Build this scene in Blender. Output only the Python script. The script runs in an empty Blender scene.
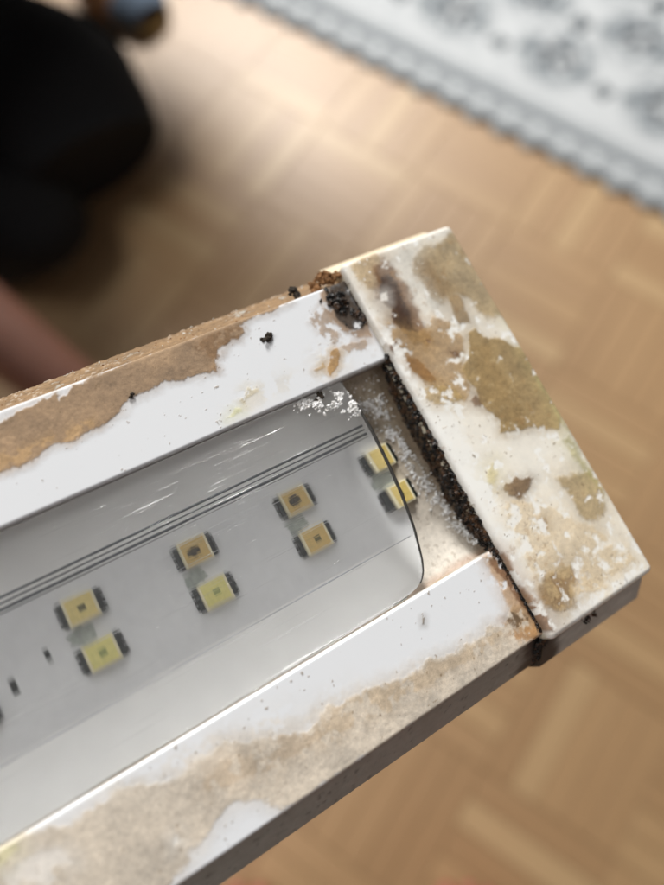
import bpy, bmesh, math, random
import numpy as np
from mathutils import Matrix, Vector

# ------------------------------------------------------------------ camera
scene = bpy.context.scene
col = scene.collection
PITCH = math.radians(18.0)
CAM_H = 0.80
cam_data = bpy.data.cameras.new('camera')
cam = bpy.data.objects.new('camera', cam_data)
col.objects.link(cam)
cam.location = (0, 0, CAM_H)
cam.rotation_euler = (PITCH, 0, 0)
cam_data.sensor_fit = 'VERTICAL'
cam_data.sensor_height = 24.0
cam_data.lens = 700.0 / 885.0 * 24.0
cam_data.clip_start = 0.002
cam_data.clip_end = 60
cam_data.dof.use_dof = True
cam_data.dof.focus_distance = 0.0850
cam_data.dof.aperture_fstop = cam_data.lens / 2.8
scene.camera = cam

# ------------------------------------------------------------------ light
world = bpy.data.worlds.new('World')
scene.world = world
world.use_nodes = True
bg = world.node_tree.nodes['Background']
bg.inputs[0].default_value = (0.97, 0.98, 1.0, 1)
bg.inputs[1].default_value = 0.115

def area(name, loc, target, sx, sy, power, colour):
    ld = bpy.data.lights.new(name, 'AREA')
    ld.shape = 'RECTANGLE'; ld.size = sx; ld.size_y = sy
    ld.energy = power; ld.color = colour
    o = bpy.data.objects.new(name, ld)
    o.location = loc
    o.rotation_euler = (Vector(target) - Vector(loc)).to_track_quat('-Z', 'Y').to_euler()
    col.objects.link(o)
    return o
area('window_light', (-0.40, 2.55, 2.10), (0, 0.3, 0.3), 0.8, 0.75, 122, (1.0, 0.99, 0.965))
area('fill_light', (-1.05, 0.10, 2.30), (0, 0, 0.7), 0.9, 0.9, 18.5, (1.0, 0.985, 0.95))  # added overhead fill that brightens the bar's face and tray

scene.view_settings.view_transform = 'Standard'
scene.view_settings.look = 'None'
scene.view_settings.exposure = 0.0
scene.view_settings.gamma = 1.0
scene.view_settings.use_curve_mapping = False
scene.render.engine = 'CYCLES'
scene.cycles.use_denoising = True
scene.cycles.max_bounces = 10
scene.cycles.use_adaptive_sampling = True
scene.cycles.adaptive_threshold = 0.02
scene.cycles.sample_clamp_indirect = 0.0
scene.cycles.transparent_max_bounces = 16

# ------------------------------------------------------------------ helpers
rng = np.random.default_rng(7)
random.seed(7)
MM = 0.001

def lin(c):
    c = np.asarray(c, float) / 255.0
    return np.where(c <= 0.04045, c / 12.92, ((c + 0.055) / 1.055) ** 2.4)

def lin4(c):
    return tuple(float(v) for v in lin(c)) + (1.0,)

_perm = rng.random((64, 64, 64))
def vnoise(x, y, z=0.0):
    x = np.asarray(x, float); y = np.asarray(y, float); z = np.zeros_like(x) + z
    xi = np.floor(x).astype(int); yi = np.floor(y).astype(int); zi = np.floor(z).astype(int)
    fx = x - xi; fy = y - yi; fz = z - zi
    fx = fx * fx * (3 - 2 * fx); fy = fy * fy * (3 - 2 * fy); fz = fz * fz * (3 - 2 * fz)
    r = 0
    for i in (0, 1):
        for j in (0, 1):
            for k in (0, 1):
                w = (fx if i else 1 - fx) * (fy if j else 1 - fy) * (fz if k else 1 - fz)
                r = r + w * _perm[(xi + i) & 63, (yi + j) & 63, (zi + k) & 63]
    return r

def fbm(x, y, z=0.0, octs=4, gain=0.55):
    a = 1.0; s = 0; t = 0
    x = np.asarray(x, float); y = np.asarray(y, float)
    for o in range(octs):
        s = s + a * vnoise(x * 2 ** o + 17.3 * o, y * 2 ** o + 5.7 * o, z + 3.1 * o)
        t += a; a *= gain
    return s / t            # 0..1, mean .5

def sstep(a, b, x):
    t = np.clip((x - a) / (b - a), 0, 1)
    return t * t * (3 - 2 * t)

def poly_sdf(px, py, poly):
    P = np.asarray(poly, float)
    d2 = np.full(px.shape, 1e9); inside = np.zeros(px.shape, bool)
    n = len(P)
    for i in range(n):
        ax, ay = P[i]; bx, by = P[(i + 1) % n]
        ex, ey = bx - ax, by - ay
        t = np.clip(((px - ax) * ex + (py - ay) * ey) / (ex * ex + ey * ey + 1e-12), 0, 1)
        dx = px - ax - t * ex; dy = py - ay - t * ey
        d2 = np.minimum(d2, dx * dx + dy * dy)
        c = (ay > py) != (by > py)
        inside ^= c & (px < (bx - ax) * (py - ay) / (by - ay + 1e-12) + ax)
    d = np.sqrt(d2)
    return np.where(inside, -d, d)

def link(o, parent=None):
    col.objects.link(o)
    if parent is not None:
        o.parent = parent
    return o

def mesh_obj(name, verts, faces, mat, parent=None, smooth=False, colours=None, dirt=None):
    me = bpy.data.meshes.new(name)
    me.from_pydata([tuple(v) for v in verts], [], faces)
    if smooth:
        me.polygons.foreach_set('use_smooth', [True] * len(me.polygons))
    if colours is not None:
        a = me.color_attributes.new('tint', 'FLOAT_COLOR', 'POINT')
        c = np.ones((len(verts), 4), np.float32); c[:, :3] = colours
        a.data.foreach_set('color', c.ravel())
    if dirt is not None:
        a = me.attributes.new('dirt', 'FLOAT', 'POINT')
        a.data.foreach_set('value', np.asarray(dirt, np.float32))
    me.materials.append(mat)
    me.update()
    return link(bpy.data.objects.new(name, me), parent)

def bm_obj(name, bm, mat, parent=None, smooth=False):
    me = bpy.data.meshes.new(name)
    bm.normal_update(); bm.to_mesh(me); bm.free()
    if smooth:
        me.polygons.foreach_set('use_smooth', [True] * len(me.polygons))
    me.materials.append(mat)
    return link(bpy.data.objects.new(name, me), parent)

def tag(o, label=None, cat=None, group=None, kind=None):
    if label: o['label'] = label
    if cat: o['category'] = cat
    if group: o['group'] = group
    if kind: o['kind'] = kind
    return o

def new_mat(name):
    m = bpy.data.materials.new(name); m.use_nodes = True
    nt = m.node_tree
    return m, nt, nt.nodes['Principled BSDF']

def N(nt, t, **kw):
    n = nt.nodes.new(t)
    for k, v in kw.items():
        if k in n.inputs: n.inputs[k].default_value = v
        else: setattr(n, k, v)
    return n

def plain(name, c, rough=0.6, noise=0.12, scale=400.0, bump=0.0, metal=0.0, sss=0.0):
    """procedural paint: base colour broken up by noise, optional fine relief (object space)"""
    m, nt, b = new_mat(name)
    tc = N(nt, 'ShaderNodeTexCoord')
    nz = N(nt, 'ShaderNodeTexNoise', Scale=scale, Detail=6.0)
    nt.links.new(tc.outputs['Object'], nz.inputs['Vector'])
    mx = N(nt, 'ShaderNodeMix', data_type='RGBA', blend_type='MULTIPLY')
    mx.inputs['Factor'].default_value = 1.0
    mx.inputs['A'].default_value = lin4(c)
    rp = N(nt, 'ShaderNodeMapRange')
    rp.inputs['From Min'].default_value = 0.3; rp.inputs['From Max'].default_value = 0.7
    rp.inputs['To Min'].default_value = 1 - noise; rp.inputs['To Max'].default_value = 1 + noise
    nt.links.new(nz.outputs['Fac'], rp.inputs['Value'])
    cmb = N(nt, 'ShaderNodeCombineColor')
    for k in range(3): nt.links.new(rp.outputs[0], cmb.inputs[k])
    nt.links.new(cmb.outputs[0], mx.inputs['B'])
    nt.links.new(mx.outputs['Result'], b.inputs['Base Color'])
    b.inputs['Roughness'].default_value = rough
    b.inputs['Metallic'].default_value = metal
    if bump:
        bp_ = N(nt, 'ShaderNodeBump', Strength=bump, Distance=0.0006)
        nt.links.new(nz.outputs['Fac'], bp_.inputs['Height'])
        nt.links.new(bp_.outputs[0], b.inputs['Normal'])
    if sss:
        b.inputs['Subsurface Weight'].default_value = sss
        b.inputs['Subsurface Radius'].default_value = (0.01, 0.004, 0.002)
    return m

def attr_plastic(name, base_rough=0.30, grain=9000.0, relief=0.25):
    """white plastic whose dirt is carried by the mesh: tint (colour) and dirt (amount)"""
    m, nt, b = new_mat(name)
    ca = N(nt, 'ShaderNodeVertexColor', layer_name='tint')
    da = N(nt, 'ShaderNodeAttribute', attribute_name='dirt')
    tc = N(nt, 'ShaderNodeTexCoord')
    nz = N(nt, 'ShaderNodeTexNoise', Scale=grain, Detail=5.0, Roughness=0.7)
    nt.links.new(tc.outputs['Object'], nz.inputs['Vector'])
    nz2 = N(nt, 'ShaderNodeTexNoise', Scale=grain * 0.12, Detail=6.0, Roughness=0.65)
    nt.links.new(tc.outputs['Object'], nz2.inputs['Vector'])
    ad = N(nt, 'ShaderNodeMath', operation='ADD')
    nt.links.new(nz.outputs['Fac'], ad.inputs[0]); nt.links.new(nz2.outputs['Fac'], ad.inputs[1])
    rp = N(nt, 'ShaderNodeMapRange')
    rp.inputs['From Min'].default_value = 0.7; rp.inputs['From Max'].default_value = 1.3
    rp.inputs['To Min'].default_value = 0.72; rp.inputs['To Max'].default_value = 1.22
    nt.links.new(ad.outputs[0], rp.inputs['Value'])
    one = N(nt, 'ShaderNodeMix', data_type='FLOAT')
    one.inputs['A'].default_value = 1.0
    nt.links.new(da.outputs['Fac'], one.inputs['Factor']); nt.links.new(rp.outputs[0], one.inputs['B'])
    sc_ = N(nt, 'ShaderNodeVectorMath', operation='SCALE')
    nt.links.new(ca.outputs['Color'], sc_.inputs[0]); nt.links.new(one.outputs['Result'], sc_.inputs['Scale'])
    nt.links.new(sc_.outputs[0], b.inputs['Base Color'])
    rr = N(nt, 'ShaderNodeMapRange')
    rr.inputs['To Min'].default_value = base_rough; rr.inputs['To Max'].default_value = 0.92
    nt.links.new(da.outputs['Fac'], rr.inputs['Value'])
    nt.links.new(rr.outputs[0], b.inputs['Roughness'])
    hs = N(nt, 'ShaderNodeMath', operation='MULTIPLY')
    ha = N(nt, 'ShaderNodeMath', operation='ADD'); ha.inputs[1].default_value = 0.06
    nt.links.new(da.outputs['Fac'], ha.inputs[0])
    nt.links.new(ad.outputs[0], hs.inputs[0]); nt.links.new(ha.outputs[0], hs.inputs[1])
    bp_ = N(nt, 'ShaderNodeBump', Strength=relief, Distance=0.0002)
    nt.links.new(hs.outputs[0], bp_.inputs['Height']); nt.links.new(bp_.outputs[0], b.inputs['Normal'])
    return m

# ------------------------------------------------------------------ parquet floor (setting)
FANG = math.radians(-33.2)
fx_dir = Vector((math.cos(FANG), math.sin(FANG), 0)); fy_dir = Vector((-math.sin(FANG), math.cos(FANG), 0))

def wood_mat(name, source):
    m, nt, b = new_mat(name)
    if source == 'object':
        oi = N(nt, 'ShaderNodeObjectInfo'); rnd = oi.outputs['Random']
    else:
        at = N(nt, 'ShaderNodeAttribute', attribute_name='rnd'); rnd = at.outputs['Fac']
    tc = N(nt, 'ShaderNodeTexCoord')
    mp = N(nt, 'ShaderNodeMapping'); mp.inputs['Scale'].default_value = (14, 160, 60)
    ofs = N(nt, 'ShaderNodeCombineXYZ')
    ml = N(nt, 'ShaderNodeMath', operation='MULTIPLY'); ml.inputs[1].default_value = 37.0
    nt.links.new(rnd, ml.inputs[0]); nt.links.new(ml.outputs[0], ofs.inputs['Z'])
    nt.links.new(ofs.outputs[0], mp.inputs['Location'])
    nt.links.new(tc.outputs['Object'], mp.inputs['Vector'])
    nz = N(nt, 'ShaderNodeTexNoise', Scale=1.0, Detail=5.0, Roughness=0.6)
    nt.links.new(mp.outputs[0], nz.inputs['Vector'])
    cr = N(nt, 'ShaderNodeValToRGB')
    e = cr.color_ramp.elements
    e[0].position = 0.0; e[0].color = lin4((164, 129, 89))
    e[1].position = 1.0; e[1].color = lin4((188, 157, 115))
    for p_, c_ in ((0.15, (167, 132, 92)), (0.6, (172, 137, 96)), (0.85, (178, 144, 102))):
        k = e.new(p_); k.color = lin4(c_)
    nt.links.new(rnd, cr.inputs['Fac'])
    mx = N(nt, 'ShaderNodeMix', data_type='RGBA', blend_type='MULTIPLY'); mx.inputs['Factor'].default_value = 1.0
    g = N(nt, 'ShaderNodeValToRGB')
    g.color_ramp.elements[0].position = 0.3; g.color_ramp.elements[0].color = (0.93, 0.91, 0.88, 1)
    g.color_ramp.elements[1].position = 0.65; g.color_ramp.elements[1].color = (1, 1, 1, 1)
    nt.links.new(nz.outputs['Fac'], g.inputs['Fac'])
    nt.links.new(cr.outputs['Color'], mx.inputs['A']); nt.links.new(g.outputs['Color'], mx.inputs['B'])
    nt.links.new(mx.outputs['Result'], b.inputs['Base Color'])
    b.inputs['Roughness'].default_value = 0.52
    b.inputs['Specular IOR Level'].default_value = 0.6
    b.inputs['Coat Weight'].default_value = 0.75
    b.inputs['Coat Roughness'].default_value = 0.50
    return m

floor_sub = plain('dark_joint', (110, 76, 46), 0.9, 0.2, 60)
wood_single = wood_mat('parquet_wood', 'object')
wood_joined = wood_mat('parquet_wood_far', 'attr')
floor = mesh_obj('floor', [(-6, -6, -0.009), (6, -6, -0.009), (6, 6, -0.009), (-6, 6, -0.009)], [(0, 1, 2, 3)], floor_sub)
tag(floor, 'honey brown mosaic parquet floor of short wooden strips', 'floor', kind='structure')

SL, SW = 0.150, 0.030
def strip_mesh():
    bm = bmesh.new()
    bmesh.ops.create_cube(bm, size=1.0)
    for v in bm.verts:
        v.co = Vector((v.co.x * (SL - 0.0008), v.co.y * (SW - 0.0008), v.co.z * 0.009 - 0.0045))
    top = [e for e in bm.edges if all(v.co.z > -0.001 for v in e.verts)]
    bmesh.ops.bevel(bm, geom=top, offset=0.0006, segments=1, affect='EDGES')
    return bm
_bm = strip_mesh(); strip_me = bpy.data.meshes.new('parquet_strip'); _bm.to_mesh(strip_me); _bm.free()
strip_me.materials.append(wood_single)
sv = np.array([v.co[:] for v in strip_me.vertices]); sf = [list(p.vertices) for p in strip_me.polygons]
RUG_O = Vector((-0.139, 0.964, 0))      # a point on the rug's edge; the rug lies on the +fy side
strips = []
for bi in range(-13, 14):
    for bj in range(-13, 14):
        c0 = Vector((0.05, 0.42, 0)) + fx_dir * (bi * SL) + fy_dir * (bj * SL)
        vert = (bi + bj) % 2
        for k in range(5):
            o_ = (k - 2) * SW
            c = c0 + (fx_dir * o_ if vert else fy_dir * o_)
            strips.append((c, FANG + (math.pi / 2 if vert else 0)))
def in_view(c):
    f_ = c.y * math.sin(PITCH) + CAM_H * math.cos(PITCH)
    u = c.x / f_ * 700; v = (c.y * math.cos(PITCH) - CAM_H * math.sin(PITCH)) / f_ * 700
    hid = (c - RUG_O).dot(fy_dir) > 0.05
    # covered by the lamp: a broad diagonal band through the middle left
    px, py = 332 + u, 442 - v
    lamp = px < 520 and (410 - 0.36 * px) < py < (985 - 0.62 * px)
    return abs(u) < 350 and abs(v) < 462 and not hid and not lamp
near = [s for s in strips if in_view(s[0])]
near.sort(key=lambda s: s[0].length)
far = [s for s in strips if not in_view(s[0])] + near[300:]
near = near[:300]
for c, a in near:
    o = bpy.data.objects.new('parquet_strip', strip_me)
    o.location = c; o.rotation_euler = (random.uniform(-.002, .002), random.uniform(-.0008, .0008), a)
    link(o, floor)
allv = []; allf = []; rn = []
for c, a in far:
    ca, sa = math.cos(a), math.sin(a); b0 = len(allv) * len(sv)
    allv.append(np.stack([c.x + sv[:, 0] * ca - sv[:, 1] * sa, c.y + sv[:, 0] * sa + sv[:, 1] * ca, sv[:, 2]], 1))
    allf += [[i + b0 for i in f] for f in sf]; rn += [random.random()] * len(sv)
fo = mesh_obj('parquet_strips', np.concatenate(allv), allf, wood_joined, floor)
at = fo.data.attributes.new('rnd', 'FLOAT', 'POINT'); at.data.foreach_set('value', np.array(rn, np.float32))
fo['kind'] = 'stuff'

# ------------------------------------------------------------------ rug
def build_rug():
    root = bpy.data.objects.new('rug', None)
    root.location = RUG_O; root.rotation_euler = (0, 0, FANG); link(root)
    tag(root, 'pale grey and white flat woven rug with dark flower motifs and scalloped border', 'rug')
    x0, x1, y1 = -0.75, 0.95, 0.95
    st = 0.0028
    xs = np.arange(x0, x1, st); ys = np.arange(0.010, y1, st)
    X, Y = np.meshgrid(xs, ys)
    w = (fbm(X * 30, Y * 30) - .5) * 0.010
    w2 = (fbm(X * 30 + 40, Y * 30 + 9) - .5) * 0.010
    Xw, Yw = X + w, Y + w2
    base = np.zeros(X.shape + (3,)); base[:] = lin((194, 196, 197))
    def put(mask, c, a=1.0):
        m = (np.clip(mask, 0, 1) * a)[..., None]
        base[:] = base * (1 - m) + lin(c) * m
    # flower sprays on a staggered lattice, each a ring of dark dots in a mottled grey cloud
    mot = fbm(X * 70, Y * 70, 2.2, 4, .65)
    def putw(win, mask, c, a=1.0):
        m = (np.clip(mask, 0, 1) * a)[..., None]
        base[win] = base[win] * (1 - m) + lin(c) * m
    for j in range(0, 9):
        for i in range(-9, 7):
            fx = .455 + i * .17 + (.085 if j % 2 else 0); fy = .160 + j * .098
            if fx < x0 or fx > x1: continue
            ia, ib = max(0, int((fy - .10 - .01) / st)), max(1, int((fy + .11 - .01) / st))
            ja, jb = max(0, int((fx - .11 - x0) / st)), max(1, int((fx + .13 - x0) / st))
            win = (slice(ia, ib), slice(ja, jb))
            if Xw[win].size == 0: continue
            dx, dy, mt = Xw[win] - fx, Yw[win] - fy, mot[win]
            r = np.hypot(dx, dy)
            putw(win, sstep(.076, .036, r + (mt - .5) * .06) * sstep(.36, .52, mt), (98, 107, 113), .85)
            for k in range(6):
                a = k * math.pi / 3 + .3 * j
                d = np.hypot(dx - .0185 * math.cos(a), dy - .0185 * math.sin(a))
                putw(win, sstep(.0090, .0060, d), (34, 40, 46), 1.0)
            putw(win, sstep(.008, .005, r), (196, 200, 202), .9)
            for sx, sy in ((0, .070), (.085, -.022)):
                for k in range(4):
                    a = k * math.pi / 2 + .4
                    d = np.hypot(dx - sx - .009 * math.cos(a), dy - sy - .009 * math.sin(a))
                    putw(win, sstep(.0080, .0050, d), (60, 70, 76), .95)
            for sx in (-.045, .045):
                d = np.hypot(dx - sx, (dy + .012) * 1.4); putw(win, sstep(.020, .010, d + (mt - .5) * .02), (92, 101, 106), .8)
    put(sstep(.60, .72, mot), (158, 163, 166), .5)
    # border
    put(sstep(.080, .060, Y), (158, 161, 163), .9)
    put(sstep(.60, .66, np.sin(X * 420) * np.sin(Y * 420) * .5 + .5) * sstep(.082, .06, Y) * sstep(.05, .056, Y), (128, 136, 140), .7)
    put(sstep(.0045, .002, np.abs(Y - .048)), (52, 64, 72), 1.0)
    put(sstep(.0025, .001, np.abs(Y - .016)), (110, 118, 122), .7)
    tooth = np.hypot(((X + .5) % .044) - .022, (Y - .031) * 1.15)
    put(sstep(.011, .008, tooth), (206, 208, 209), .9)
    put(sstep(.0025, .001, np.abs(tooth - .0125)), (118, 127, 132), .6)
    Z = 0.0045 + 0.0009 * np.sin(X * 1100) * np.sin(Y * 1100) + 0.0006 * fbm(X * 25, Y * 25)
    ny, nx = X.shape
    idx = np.arange(nx * ny).reshape(ny, nx)
    F = np.stack([idx[:-1, :-1], idx[:-1, 1:], idx[1:, 1:], idx[1:, :-1]], -1).reshape(-1, 4).tolist()
    V = np.stack([X, Y, Z], -1).reshape(-1, 3)
    m, nt, b = new_mat('woven_rug')
    ca = N(nt, 'ShaderNodeVertexColor', layer_name='tint')
    nt.links.new(ca.outputs['Color'], b.inputs['Base Color'])
    b.inputs['Roughness'].default_value = 0.95
    b.inputs['Sheen Weight'].default_value = 0.3
    mesh_obj('pile', V, F, m, root, True, base.reshape(-1, 3))
    # scalloped edge binding: each loop a small padded tongue
    lm = plain('binding_loop', (140, 143, 144), 0.95, 0.2, 700, 0.5)
    dm = plain('binding_gap', (40, 45, 48), 0.95, 0.2, 700, 0.5)
    bm = bmesh.new()
    bmesh.ops.create_cube(bm, size=1.0)
    for v in bm.verts: v.co = Vector((v.co.x * (x1 - x0) + (x0 + x1) / 2, v.co.y * .014 + .007, v.co.z * .0036 + .0018))
    bm_obj('edge_tape', bm, dm, root)
    bm = bmesh.new()
    bmesh.ops.create_uvsphere(bm, u_segments=12, v_segments=6, radius=1.0)
    for v in bm.verts: v.co = Vector((v.co.x * .0145, v.co.y * .0125, v.co.z * .0042))
    me = bpy.data.meshes.new('edge_loop'); bm.to_mesh(me); bm.free()
    me.polygons.foreach_set('use_smooth', [True] * len(me.polygons)); me.materials.append(lm)
    k = 0
    x = math.ceil(x0 / .044) * .044
    while x < x1:
        o = bpy.data.objects.new('edge_loop', me); o.location = (x + .007 + random.uniform(-.002, .002), 0.0045 + random.uniform(-.0012, .0012), .0036); o.scale = (random.uniform(.9, 1.1), random.uniform(.85, 1.1), random.uniform(.7, .95)); link(o, root); x += .044
build_rug()

# ------------------------------------------------------------------ people
skin_mat = plain('skin', (98, 62, 47), 0.5, 0.10, 60, 0.05, sss=0.15)
skin_pink = plain('skin_foot', (168, 94, 80), 0.5, 0.10, 60, 0.05, sss=0.15)
black_cloth = plain('black_cloth', (9, 9, 12), 1.0, 0.25, 900, 0.4)
hair_mat = plain('dark_hair', (30, 22, 18), 0.6, 0.4, 300, 0.6)

def skin_body(name, chains, mat, parent, root_key, levels=2):
    """chains: list of [(key, (x,y,z), r), ...]; equal keys are the same joint"""
    keys = {}; V = []; R = []; E = []
    for ch in chains:
        prev = None
        for k, p, r in ch:
            if k not in keys:
                keys[k] = len(V); V.append(p); R.append(r)
            i = keys[k]
            if prev is not None and (prev, i) not in E: E.append((prev, i))
            prev = i
    me = bpy.data.meshes.new(name + '_skeleton'); me.from_pydata(V, E, [])
    ob = bpy.data.objects.new(name + '_skeleton', me); col.objects.link(ob)
    md = ob.modifiers.new('skin', 'SKIN'); md.use_smooth_shade = True
    if not me.skin_vertices:
        bpy.context.view_layer.objects.active = ob
        bpy.ops.mesh.customdata_skin_add()
    for i, sv_ in enumerate(me.skin_vertices[0].data):
        r = R[i]; sv_.radius = (r, r) if not isinstance(r, tuple) else r
        sv_.use_root = (i == keys[root_key])
    ss = ob.modifiers.new('subdivision', 'SUBSURF'); ss.levels = levels; ss.render_levels = levels
    dg = bpy.context.evaluated_depsgraph_get(); dg.update()
    out = bpy.data.meshes.new_from_object(ob.evaluated_get(dg))
    bpy.data.objects.remove(ob); bpy.data.meshes.remove(me)
    out.name = name
    out.materials.clear(); out.materials.append(mat)
    out.polygons.foreach_set('use_smooth', [True] * len(out.polygons))
    return link(bpy.data.objects.new(name, out), parent)

def hand_chains(tagk, wrist, d, side, n, spread=1.0, curl=0.0):
    """palm and five fingers from a wrist; d points along the hand, side to the thumb, n out of the back"""
    d, side, n = Vector(d).normalized(), Vector(side).normalized(), Vector(n).normalized()
    w = Vector(wrist); out = []
    palm = w + d * .045
    out.append([(tagk + 'w', tuple(w), .022), (tagk + 'p', tuple(palm), (.034, .015))])
    for i, (o, L) in enumerate(((.030, .068), (.010, .076), (-.010, .070), (-.029, .056))):
        a = palm + side * o * .8 + d * .03
        f = (d + side * o * 3 * spread)
        b = a + f * L * .45 - n * curl * .01; c = a + f * L * .8 - n * curl * .03; e = a + f * L * (1 - .2 * curl) - n * curl * .05
        out.append([(tagk + 'p', tuple(palm), .02), (f'{tagk}{i}a', tuple(a), .010), (f'{tagk}{i}b', tuple(b), .0088), (f'{tagk}{i}c', tuple(c), .008), (f'{tagk}{i}d', tuple(e), .0065)])
    t1 = w + d * .025 + side * .034; t2 = w + d * .055 + side * .052 - n * curl * .015; t3 = w + d * .080 + side * .055 - n * curl * .035
    out.append([(tagk + 'w', tuple(w), .02), (tagk + 't1', tuple(t1), .013), (tagk + 't2', tuple(t2), .0105), (tagk + 't3', tuple(t3), .008)])
    return out

def head_chain(tagk, neck_key, neck, top):
    n_, t_ = Vector(neck), Vector(top); d = t_ - n_
    f = lambda s: tuple(n_ + d * s)
    return [(neck_key, tuple(n_), .052), (tagk + 'j', f(.35), .058), (tagk + 'c', f(.6), .080), (tagk + 't', f(.85), .082), (tagk + 'e', f(1.0), .05)]

def foot_chains(tagk, ankle, heel_z, toe, sgn):
    """bare foot: ankle, instep, ball and five toes ending near `toe` (tip of the big toe)"""
    a, t = Vector(ankle), Vector(toe)
    d = Vector((t.x - a.x, t.y - a.y, 0)).normalized(); s = Vector((-d.y, d.x, 0)) * sgn   # s points to the little toe
    out = []
    ball = t - d * .062 + s * .030; ball.z = .022
    inst = (a + ball) / 2; inst.z = .048
    heel = a - d * .035; heel.z = .028
    out.append([(tagk + 'an', tuple(a), .036), (tagk + 'he', tuple(heel), .026)])
    out.append([(tagk + 'an', tuple(a), .036), (tagk + 'in', tuple(inst), (.034, .028)), (tagk + 'ba', tuple(ball), (.042, .016))])
    for i, (o, L, r) in enumerate(((-.032, .062, .0125), (-.008, .060, .0085), (.010, .052, .008), (.026, .043, .0078), (.040, .032, .0075))):
        b = ball + s * o * .8 + d * .018; b.z = .017
        e = ball + s * o + d * L; e.z = .0115
        mid = (b + e) / 2; mid.z = .018
        out.append([(tagk + 'ba', tuple(ball), .02), (f'{tagk}{i}b', tuple(b), r * 1.05), (f'{tagk}{i}m', tuple(mid), r * 1.0), (f'{tagk}{i}e', tuple(e), r * .85)])
    return out

def person_kneeling():
    root = bpy.data.objects.new('person', None); root.location = (-.62, .62, 0); link(root)
    tag(root, 'person in black clothing kneeling on the floor behind the lamp, bare forearm reaching forward', 'person')
    q = lambda x, y, z: (x + .62, y - .62, z)
    P, C_, Nk = q(-.70, .65, .20), q(-.24, .91, .42), q(-.18, .98, .52)  # unseen torso, leaned over and widened to shade the floor by the knees
    ch = [[('pel', P, .12), ('wai', q(-.47, .80, .31), .11), ('che', C_, (.13, .11)), ('nec', Nk, .05)],
          head_chain('h', 'nec', Nk, q(-.12, 1.06, .65)),
          [('pel', P, .12), ('hA', q(-.60, .72, .15), .06), ('kA', q(-.34, .70, .09), .035), ('sA', q(-.46, .765, .052), .03), ('aA', q(-.72, .80, .045), .035), ('tA', q(-.86, .82, .03), .026)],
          [('pel', P, .12), ('hB', q(-.62, .54, .15), .055), ('kB', q(-.335, .50, .085), .035), ('sB', q(-.48, .50, .052), .03), ('aB', q(-.74, .47, .045), .035), ('tB', q(-.88, .46, .03), .026)],
          [('che', C_, .12), ('shA', q(-.24, 1.09, .43), .055), ('elA', q(-.52, 1.10, .26), .040), ('wrA', q(-.50, 1.05, .12), .026)],
          [('che', C_, .12), ('shB', q(-.33, .78, .44), .055), ('elB', q(-.48, .44, .33), .042), ('fB', q(-.34, .315, .25), .040), ('gB', q(-.24, .245, .20), .032), ('Bw', q(-.17, .195, .17), .023)]]
    ch += hand_chains('B', q(-.17, .195, .17), (.8, -.5, -.25), (.5, .8, 0), (0, 0, 1))
    body = skin_body('body', ch, skin_mat, root, 'pel')
    g = .016
    cl = [[('pel', P, .12 + g), ('wai', q(-.47, .80, .31), .13 + g), ('che', C_, .21), ('col', q(-.19, .97, .50), .066)],
          [('pel', P, .13), ('hA', q(-.60, .72, .15), .085 + g), ('mA', q(-.45, .72, .12), .11), ('kA', q(-.315, .70, .10), .098), ('sA', q(-.46, .77, .052), .056), ('aA', q(-.70, .80, .05), .046)],
          [('pel', P, .13), ('hB', q(-.62, .53, .15), .085 + g), ('mB', q(-.46, .53, .11), .10), ('kB', q(-.315, .50, .085), .09), ('sB', q(-.48, .50, .052), .056), ('aB', q(-.72, .47, .05), .046)],
          [('mA', q(-.45, .72, .12), .11), ('kM', q(-.290, .585, .085), .11)],
          [('che', C_, .13), ('shA', q(-.24, 1.09, .43), .068), ('elA', q(-.36, 1.08, .37), .058)],
          [('che', C_, .13), ('shB', q(-.33, .78, .44), .068), ('elB', q(-.44, .63, .35), .060)]]
    c = skin_body('clothing', cl, black_cloth, root, 'pel')
    skin_body('hair', [[('a', q(-.15, 1.02, .60), .075), ('b', q(-.13, 1.045, .645), .09), ('c', q(-.115, 1.065, .68), .06)]], hair_mat, root, 'b')
person_kneeling()

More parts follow.
